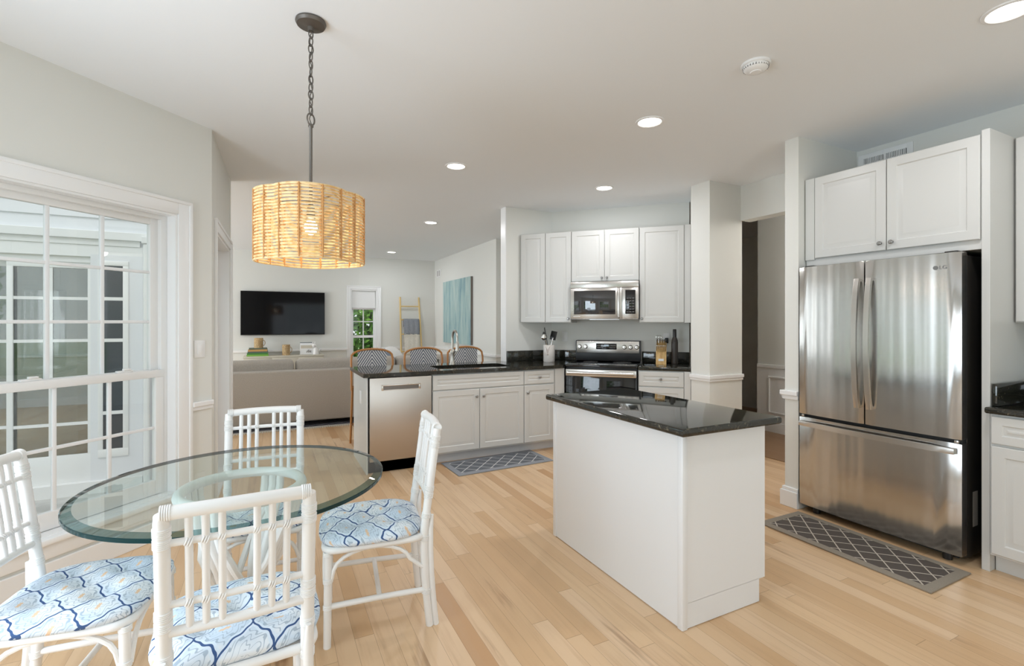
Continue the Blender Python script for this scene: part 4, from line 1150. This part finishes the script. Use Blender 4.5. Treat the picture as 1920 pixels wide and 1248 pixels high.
def make_chair():
    t = thing('rattan_chair', None, 'chair', group='white rattan chairs around the glass table')
    yb = .205
    rake = lambda z: yb + max(0, z-.43)*.13 + (max(0, .35-z)**1.6)*.14
    for s in (-1, 1):
        b = MB(); r = .0185
        zs = [0, .06, .14, .24, .34, .43, .55, .68, .80, TOPZ-.03]
        b.tube([(s*HW, rake(z), z) for z in zs] + [(s*HW, rake(TOPZ), TOPZ-.008)], [.017]*3 + [r]*7 + [.017], 12)
        b.tube([(s*HW, rake(z)+.028, z) for z in (0, .06, .14, .24, .34, .43, .50)], [.014]*6 + [.007], 10)   # doubled leg pole
        for z in (.845, .815, .62, .59, .50, .40, .16): wraps(b, (s*HW, rake(z), z), (0, .13, 1), r, 5)
        wraps(b, (s*HW*.95, rake(.898), .893), (1, 0, 0), .0185, 5)
        b.build('back_post', m_rattan, t)
    def bar(name, z, r, bow=0., x0=-HW, x1=HW):
        b = MB(); b.tube([(x0+(x1-x0)*k/10, rake(z) + bow*sin(pi*k/10), z + (.004*sin(pi*k/10) if name == 'top_rail' else 0)) for k in range(11)], r, 12)
        return b
    bar('top_rail', TOPZ-.006, .0185, .012).build('top_rail', m_rattan, t)
    for z in (.812, .645): 
        b = bar('crossbar', z, .0095, .010)
        for x in (-.115, -.078, -.041, .041, .078, .115): wraps(b, (x, rake(z)+.008, z), (1, 0, .4), .011, 3, .006)
        b.build('crossbar', m_rattan, t)
    bar('lower_rail', .568, .013, .010).build('lower_rail', m_rattan, t)
    for x in (-.115, -.078, -.041, .041, .078, .115):
        k = .5 + x/(2*HW)
        MB().tube([(x, rake(z) + .010*sin(pi*k), z) for z in (.568, .645, .73, .812, TOPZ-.01)], .0098, 10).build('slat', m_rattan, t)
    # seat frame: rounded rectangle pole
    b = MB(); pts = []
    for cx_, cy_, a0 in ((.195-.05, .20-.05, 0), (-.195+.05, .20-.05, 90), (-.20+.05, -.215+.05, 180), (.20-.05, -.215+.05, 270)):
        for k in range(6): a = radians(a0 + k*18); pts.append((cx_ + .05*cos(a), cy_ + .05*sin(a), SEAT-.014))
    b.tube(pts, .015, 10, True); b.box(-.18, .18, -.19, .18, SEAT-.012, SEAT-.004, .003)
    b.build('seat_frame', m_rattan, t)
    for s in (-1, 1):
        b = MB(); b.tube([(s*.185, -.205, 0), (s*.183, -.203, .2), (s*.18, -.20, SEAT-.014)], [.0155, .0165, .0165], 12)
        for z in (.17, .28, .395): wraps(b, (s*.184, -.203, z), (0, 0, 1), .0165, 4)
        b.build('front_leg', m_rattan, t)
        b = MB(); b.tube([(s*.184, -.203, .17), (s*.178, 0, .17), (s*HW, rake(.16), .165)], .0125, 10); b.build('stretcher', m_rattan, t)
        pts = [(s*.186, -.19, .275)] + [(s*.188, -.02 - .165*cos(pi*k/12), .275 + .125*sin(pi*k/12)**.7) for k in range(1, 12)] + [(s*.182, rake(.3)-.01, .275)]
        MB().tube(pts, .0085, 8).build('arched_brace', m_rattan, t)
    MB().tube([(-.178, .01, .17), (.178, .01, .17)], .011, 10).build('stretcher', m_rattan, t)
    pts = [(-.175, -.214, .275)] + [(-.165*cos(pi*k/12), -.216, .275 + .125*sin(pi*k/12)**.7) for k in range(1, 12)] + [(.175, -.214, .275)]
    MB().tube(pts, .0085, 8).build('arched_brace', m_rattan, t)
    c = cushion_mesh().build('seat_cushion', m_cushion, t, 60); c.location = (0, -.018, SEAT); c['label'] = 'tufted blue and white ogee-print cushion'
    return t
ch = make_chair()
def place(o, x, y, deg, label):
    o.location = (x, y, 0); o.rotation_euler.z = radians(deg); o['label'] = label
def back_at(o, bx, by, deg, label, dz=.265):
    """put the middle of the chair back's top at bx,by"""
    a = radians(deg); place(o, bx + sin(a)*dz, by - cos(a)*dz, deg, label)
back_at(ch, -.072, 1.492, 182.4, 'white rattan chair nearest the camera, seen from behind its back')
back_at(copy_tree(ch), -.022, 2.955, -3.5, 'white rattan chair on the far side of the table, facing the camera')
c = copy_tree(ch); back_at(c, .705, 2.31, -97, 'white rattan chair right of the table, seen edge-on from the side')
c = copy_tree(ch); back_at(c, -.845, 2.21, 80, 'white rattan chair at the left edge, cut off by the view')

# ------------------------------------------------------------------ counter stools
def make_stool():
    t = thing('counter_stool', None, 'stool', group='bistro stools behind the counter')
    b = MB()
    hoop = [(-.235, -.0, .60)] + [(-.235, .02, .80), (-.235, .035, .94)] + [(-.235*cos(pi*k/12)*(1 if k in (0, 12) else 1), .045, .96 + .105*sin(pi*k/12)**.75) for k in range(1, 12)] + [(.235, .035, .94), (.235, .02, .80), (.235, 0, .60)]
    b.tube(hoop, .0125, 10)
    inner = [(-.215, .02, .70), (-.213, .033, .90)] + [(-.213*cos(pi*k/12), .043, .945 + .095*sin(pi*k/12)**.75) for k in range(1, 12)] + [(.213, .033, .90), (.215, .02, .70)]
    b.build('back_frame', m_cane, t)
    b = MB(); n = 10; g0, g1 = [], []
    for j in range(9):
        z = .70 + .352*j/8*(1 - .0)
        for i in range(n+1):
            x = -.162 + .324*i/n; y = .025 + .018*j/8 + .012*(1-(x/.165)**2)
            g0.append(b._v((x, y-.004, z - .80*0))); g1.append(b._v((x, y+.004, z)))
    for j in range(8):
        for i in range(n):
            a = j*(n+1)+i
            b.bm.faces.new((g0[a], g0[a+1], g0[a+n+2], g0[a+n+1])); b.bm.faces.new((g1[a], g1[a+n+1], g1[a+n+2], g1[a+1]))
    w = b.build('woven_back', m_weave, t, 60)
    for v in w.data.vertices: v.co.z -= .66
    w.location.z = .66
    b = MB(); b.prism([(-.20, -.40), (.20, -.40), (.215, -.02), (-.215, -.02)], -.015, .012, .008); s = b.build('seat', m_weave, t); s.location.z = .655
    MB().tube([(-.20, -.40, .645), (.20, -.40, .645), (.22, -.01, .645), (-.22, -.01, .645)], .0115, 8, True).build('seat_ring', m_cane, t)
    for sx, y0, y1 in ((-.195, -.39, -.42), (.195, -.39, -.42), (-.225, 0, .035), (.225, 0, .035)):
        MB().tube([(sx*1.08, y1, .0), (sx, y0, .645)], .0125, 10).build('leg', m_cane, t)
    MB().tube([(-.205, -.408, .22), (.205, -.408, .22), (.235, .024, .22), (-.235, .024, .22)], .009, 8, True).build('foot_rail', m_cane, t)
    return t
st = make_stool()
for i, (x, lab) in enumerate(((1.06, 'rattan stool with chevron-woven back at the counter\'s left end'), (1.67, 'rattan stool with chevron-woven back, middle one behind the counter'), (2.21, 'rattan stool with chevron-woven back behind the faucet'))):
    c = st if i == 0 else copy_tree(st)
    c.location = (x, 5.72, 0); c['label'] = lab

# ------------------------------------------------------------------ family room
t = thing('sofa', 'long taupe sofa seen from behind in the family room', 'sofa', (.55, 6.93, 0))
X0, X1 = -1.75, 2.45
MB().box(X0, X1, 0, .20, .07, .745, .022, 3).build('back', m_sofa, t)
MB().box(X0, X1, .16, .98, .07, .30, .02, 3).build('base', m_sofa, t)
for x in (X0, X1-.18): MB().box(x, x+.18, .02, .98, .07, .62, .03, 3).build('arm', m_sofa, t)
for x0, x1 in ((-1.58, -.26), (-.24, 1.10), (1.12, 2.25)):
    b = MB().box(x0, x1, .19, .42, .44, .875, .06, 4); b.build('back_cushion', m_sofa, t)
    b = MB().box(x0, x1, .30, .97, .30, .46, .04, 3); b.build('seat_cushion', m_sofa, t)
for x in (X0+.08, X1-.08):
    for y in (.06, .90): MB().lathe([(.022, 0), (.028, .075)], (x, y, 0), 10).build('leg', m_black, t)
t = thing('throw_pillow', 'striped grey and white pillow standing on the sofa behind the stools', 'pillow', (1.68, 7.50, .745), radians(8))
MB().sphere((0, 0, 0), .21, 20, (1.0, .42, 1.25)).build('cover', m_pillow, t).rotation_euler = (radians(-8), radians(-10), 0)
t = thing('throw_pillow', 'plain white pillow on the sofa right of the striped pillow', 'pillow', (2.13, 7.50, .735))
MB().sphere((0, 0, 0), .19, 20, (.95, .42, 1.3)).build('cover', m_throw_w, t).rotation_euler = (radians(-8), 0, 0)
t = thing('area_rug', 'dark patterned rug with pale fringe under the sofa', 'rug', (.6, 8.12, 0))
MB().box(-2.1, 2.1, -1.32, 1.3, .001, .010, .003).build('pile', m_rug, t)
b = MB()
for i in range(150):
    x = -2.09 + i*.028; b.box(x, x+.012, -1.36 + random.uniform(-.006, .006), -1.319, .001, .005)
o = b.build('fringe', m_throw_w, t); o['kind'] = 'stuff'
t = thing('television', 'wide black flat television on the far wall', 'television', (.245, 10.5, 0))
b = MB().box(-.742, .742, -.075, -.03, 1.13, 1.97, .004); b.build('case', m_black, t)
MB().box(-.734, .734, -.0765, -.0745, 1.145, 1.962).build('screen', Mat('tv_screen', (.004, .004, .005), .06, IOR=1.25).m, t)
MB().box(-.3, .3, -.031, -.001, 1.35, 1.75).build('wall_mount', m_black, t)
MB().box(-.02, .02, -.079, -.074, 1.122, 1.134).build('logo_bump', m_pewter, t)
t = thing('media_console', 'pale wood console under the television', 'console', (.25, 10.04, 0))
MB().box(-.69, .69, 0, .42, .72, .748, .004).build('top', m_console, t)
MB().box(-.68, .68, .01, .42, .14, .72, .002).build('carcass', m_console, t)
for i in range(3):
    x0 = -.67 + i*.447
    d = MB().box(x0+.004, x0+.443, -.008, .011, .50, .712, .002).build('drawer', m_console, t)
    MB().box(x0+.13, x0+.31, -.026, -.008, .634, .646, .003).build('handle', m_bronze, d)
    d = MB().box(x0+.004, x0+.443, -.008, .011, .15, .492, .002).build('drawer', m_console, t)
    MB().box(x0+.13, x0+.31, -.026, -.008, .41, .422, .003).build('handle', m_bronze, d)
for x in (-.62, .62):
    for y in (.06, .36): MB().lathe([(.018, 0), (.026, .14)], (x, y, 0), 10).build('leg', m_console, t)
cz = .749
def book(x, y, z, w, d, h, rz, col, label):
    t = thing('book', label, 'book', (x, y, z), rz, group='books stacked on the console')
    c = Mat('book_cover_%d' % int(z*1000), srgb(*col), .6).m
    b = MB(); b.box(-w/2, w/2, -d/2, d/2, 0, .003); b.box(-w/2, w/2, -d/2, d/2, h-.003, h); b.box(-w/2, w/2, -d/2, -d/2+.004, 0, h); b.build('cover', c, t)
    MB().box(-w/2+.004, w/2-.004, -d/2+.004, d/2-.005, .003, h-.003).build('pages', m_throw_w, t)
z = cz
for w, h, col, lab in ((.36, .030, (120, 170, 70), 'lime green book at the bottom of the console stack'), (.345, .030, (70, 130, 60), 'dark green book second from the bottom of the stack'),
                       (.335, .026, (96, 106, 96), 'grey green book in the middle of the stack'), (.315, .036, (196, 152, 92), 'tan orange book second from the top of the stack'),
                       (.30, .024, (98, 106, 88), 'olive book on top of the console stack')):
    book(-.20, 10.22, z, w, .25, h, radians(random.uniform(-5, 5)), col, lab); z += h + .0005
def woven_mug(x, y, z, r, h, label):
    t = thing('woven_holder', label, 'holder', (x, y, z))
    MB().lathe([(0, 0), (r, 0), (r*1.02, .01), (r, h*.5), (r*1.03, h*.52), (r, h), (r*.88, h), (r*.88, .01), (0, .01)], n=24).build('body', m_wovenwood, t)
    MB().tube([(r*.95 + .0, 0, h*.78)] + [(r + .032*sin(pi*k/8), 0, h*.5 + h*.28*cos(pi*k/8)) for k in range(1, 8)] + [(r*.95, 0, h*.22)], .006, 8).build('handle', m_wovenwood, t)
woven_mug(-.19, 10.22, z, .075, .185, 'pale woven mug-shaped holder standing on the book stack')
woven_mug(.275, 10.20, cz, .068, .20, 'pale woven mug-shaped holder standing alone on the console')
t = thing('picture_book', 'white illustrated book standing at the console\'s right', 'book', (.635, 10.24, cz), radians(-4))
MB().box(-.115, .115, -.012, .012, 0, .235, .002).build('cover', m_shade, t)
b = MB(); b.box(-.10, .10, -.0135, -.0115, .12, .18); b.build('front_print', m_console, t)
b = MB()
for i in range(5): b.box(.0 + i*.018, .012 + i*.018, -.0135, -.0115, .035 + .01*(i % 2), .07 + .012*(i % 3))
b.build('dark_print', m_pewter, t)
MB().box(-.115, .115, -.013, .013, .222, .236, .001).build('top_band', Mat('book_band', srgb(120, 128, 130), .6).m, t)
t = thing('figurine', 'white ceramic figurine beside the standing white book', 'figurine', (.80, 10.19, cz))
MB().lathe([(0, 0), (.055, 0), (.058, .02), (.05, .05), (.052, .10), (.038, .13), (.0, .14)], n=20).build('body', m_ceramic, t)
b = MB().sphere((-.03, -.01, .175), .042, 16, (1, 1, .95)); b.sphere((-.055, -.005, .222), .018, 10, (.6, .6, 1.6)); b.sphere((-.015, -.005, .222), .018, 10, (.6, .6, 1.6)); b.sphere((.06, 0, .08), .03, 10)
b.build('head', m_ceramic, t)
t = thing('blanket_ladder', 'pale bamboo ladder leaning against the far wall', 'ladder', (2.72, 10.2, 0))
ly = lambda z: .285*z/1.92 - .02
for s in (-1, 1): MB().tube([(s*(.235 - .03*z/1.92), ly(z), z) for z in (0, .5, 1., 1.5, 1.92)], .019, 10).build('rail', m_bamboo, t)
for z in (.35, .75, 1.12, 1.43, 1.72): MB().tube([(-.235+.03*z/1.92, ly(z), z), (.235-.03*z/1.92, ly(z), z)], .014, 8).build('rung', m_bamboo, t)
def throw(name, z, x0, x1, drop, mat, label, fringe):
    t = thing(name, label, 'throw blanket', (2.72, 10.2 + ly(z), z))
    b = MB(); n = 12; prof = []
    slope = .285/1.92
    for k in range(9): f = k/8; prof.append((-.022 - .012*sin(pi*f) - slope*drop*(1-f)*1.0, -drop*(1-f)))
    for k in range(1, 6): a = pi - pi*k/6; prof.append((.022*cos(a), .020*sin(a)))
    for k in range(5): prof.append((.024, -drop*.12*k))
    A = []
    for i in range(n+1):
        x = x0 + (x1-x0)*i/n; wv = .006*sin(i*1.7)
        A.append([b._v((x, y + wv*(1 if j < 9 else 0), zz)) for j, (y, zz) in enumerate(prof)])
    for i in range(n):
        for j in range(len(prof)-1): b.bm.faces.new((A[i][j], A[i+1][j], A[i+1][j+1], A[i][j+1]))
    o = b.build('cloth', mat, t, 60)
    md = o.modifiers.new('thick', 'SOLIDIFY'); md.thickness = .012; md.offset = -1
    if fringe:
        b = MB()
        for i in range(26):
            x = x0 + (x1-x0)*(i+.5)/26; yb = -.022 - slope*drop
            b.tube([(x, yb, -drop), (x+random.uniform(-.01, .01), yb-.012, -drop-.045), (x+random.uniform(-.014, .014), yb-.008, -drop-.085)], .0052, 5)
        f = b.build('fringe', m_throw_w, t); f['kind'] = 'stuff'
    return t
throw('throw_blanket', 1.43, -.15, .19, .32, m_throw_g, 'grey fringed throw hanging on the ladder\'s upper rung', True)
throw('throw_blanket', 1.12, -.15, .18, .45, m_throw_w, 'cream throw hanging on the ladder below the grey one', False)
t = thing('painting', 'large teal streaked canvas on the family room\'s right wall', 'painting', (3.3, 8.99, 1.585), radians(-90))
MB().box(-.78, .78, -.045, -.001, -.625, .625, .002).build('canvas_frame', m_canvas, t)
MB().box(-.781, .781, -.047, -.0445, -.626, .626).build('canvas', m_paint, t)
t = thing('wall_vent', 'small white return vent high on the family room\'s right wall', 'vent', (3.3, 10.2, 2.44), radians(-90))
MB().box(-.14, .14, -.008, 0, -.08, .08, .002).build('frame', m_trim, t)
for x0 in (-.11, .02): MB().box(x0, x0+.09, -.0095, -.0075, -.06, .06).build('slot', m_shadebar, t)
t = thing('light_switch', 'white rocker light switch right of the bay window', 'light switch', (*P0, 0), R45)
MB().box(-.135, -.055, -.006, 0, 1.13, 1.25, .003).build('plate', m_trim, t)
MB().box(-.112, -.078, -.0095, -.005, 1.157, 1.223, .002).build('rocker', m_trim, t)
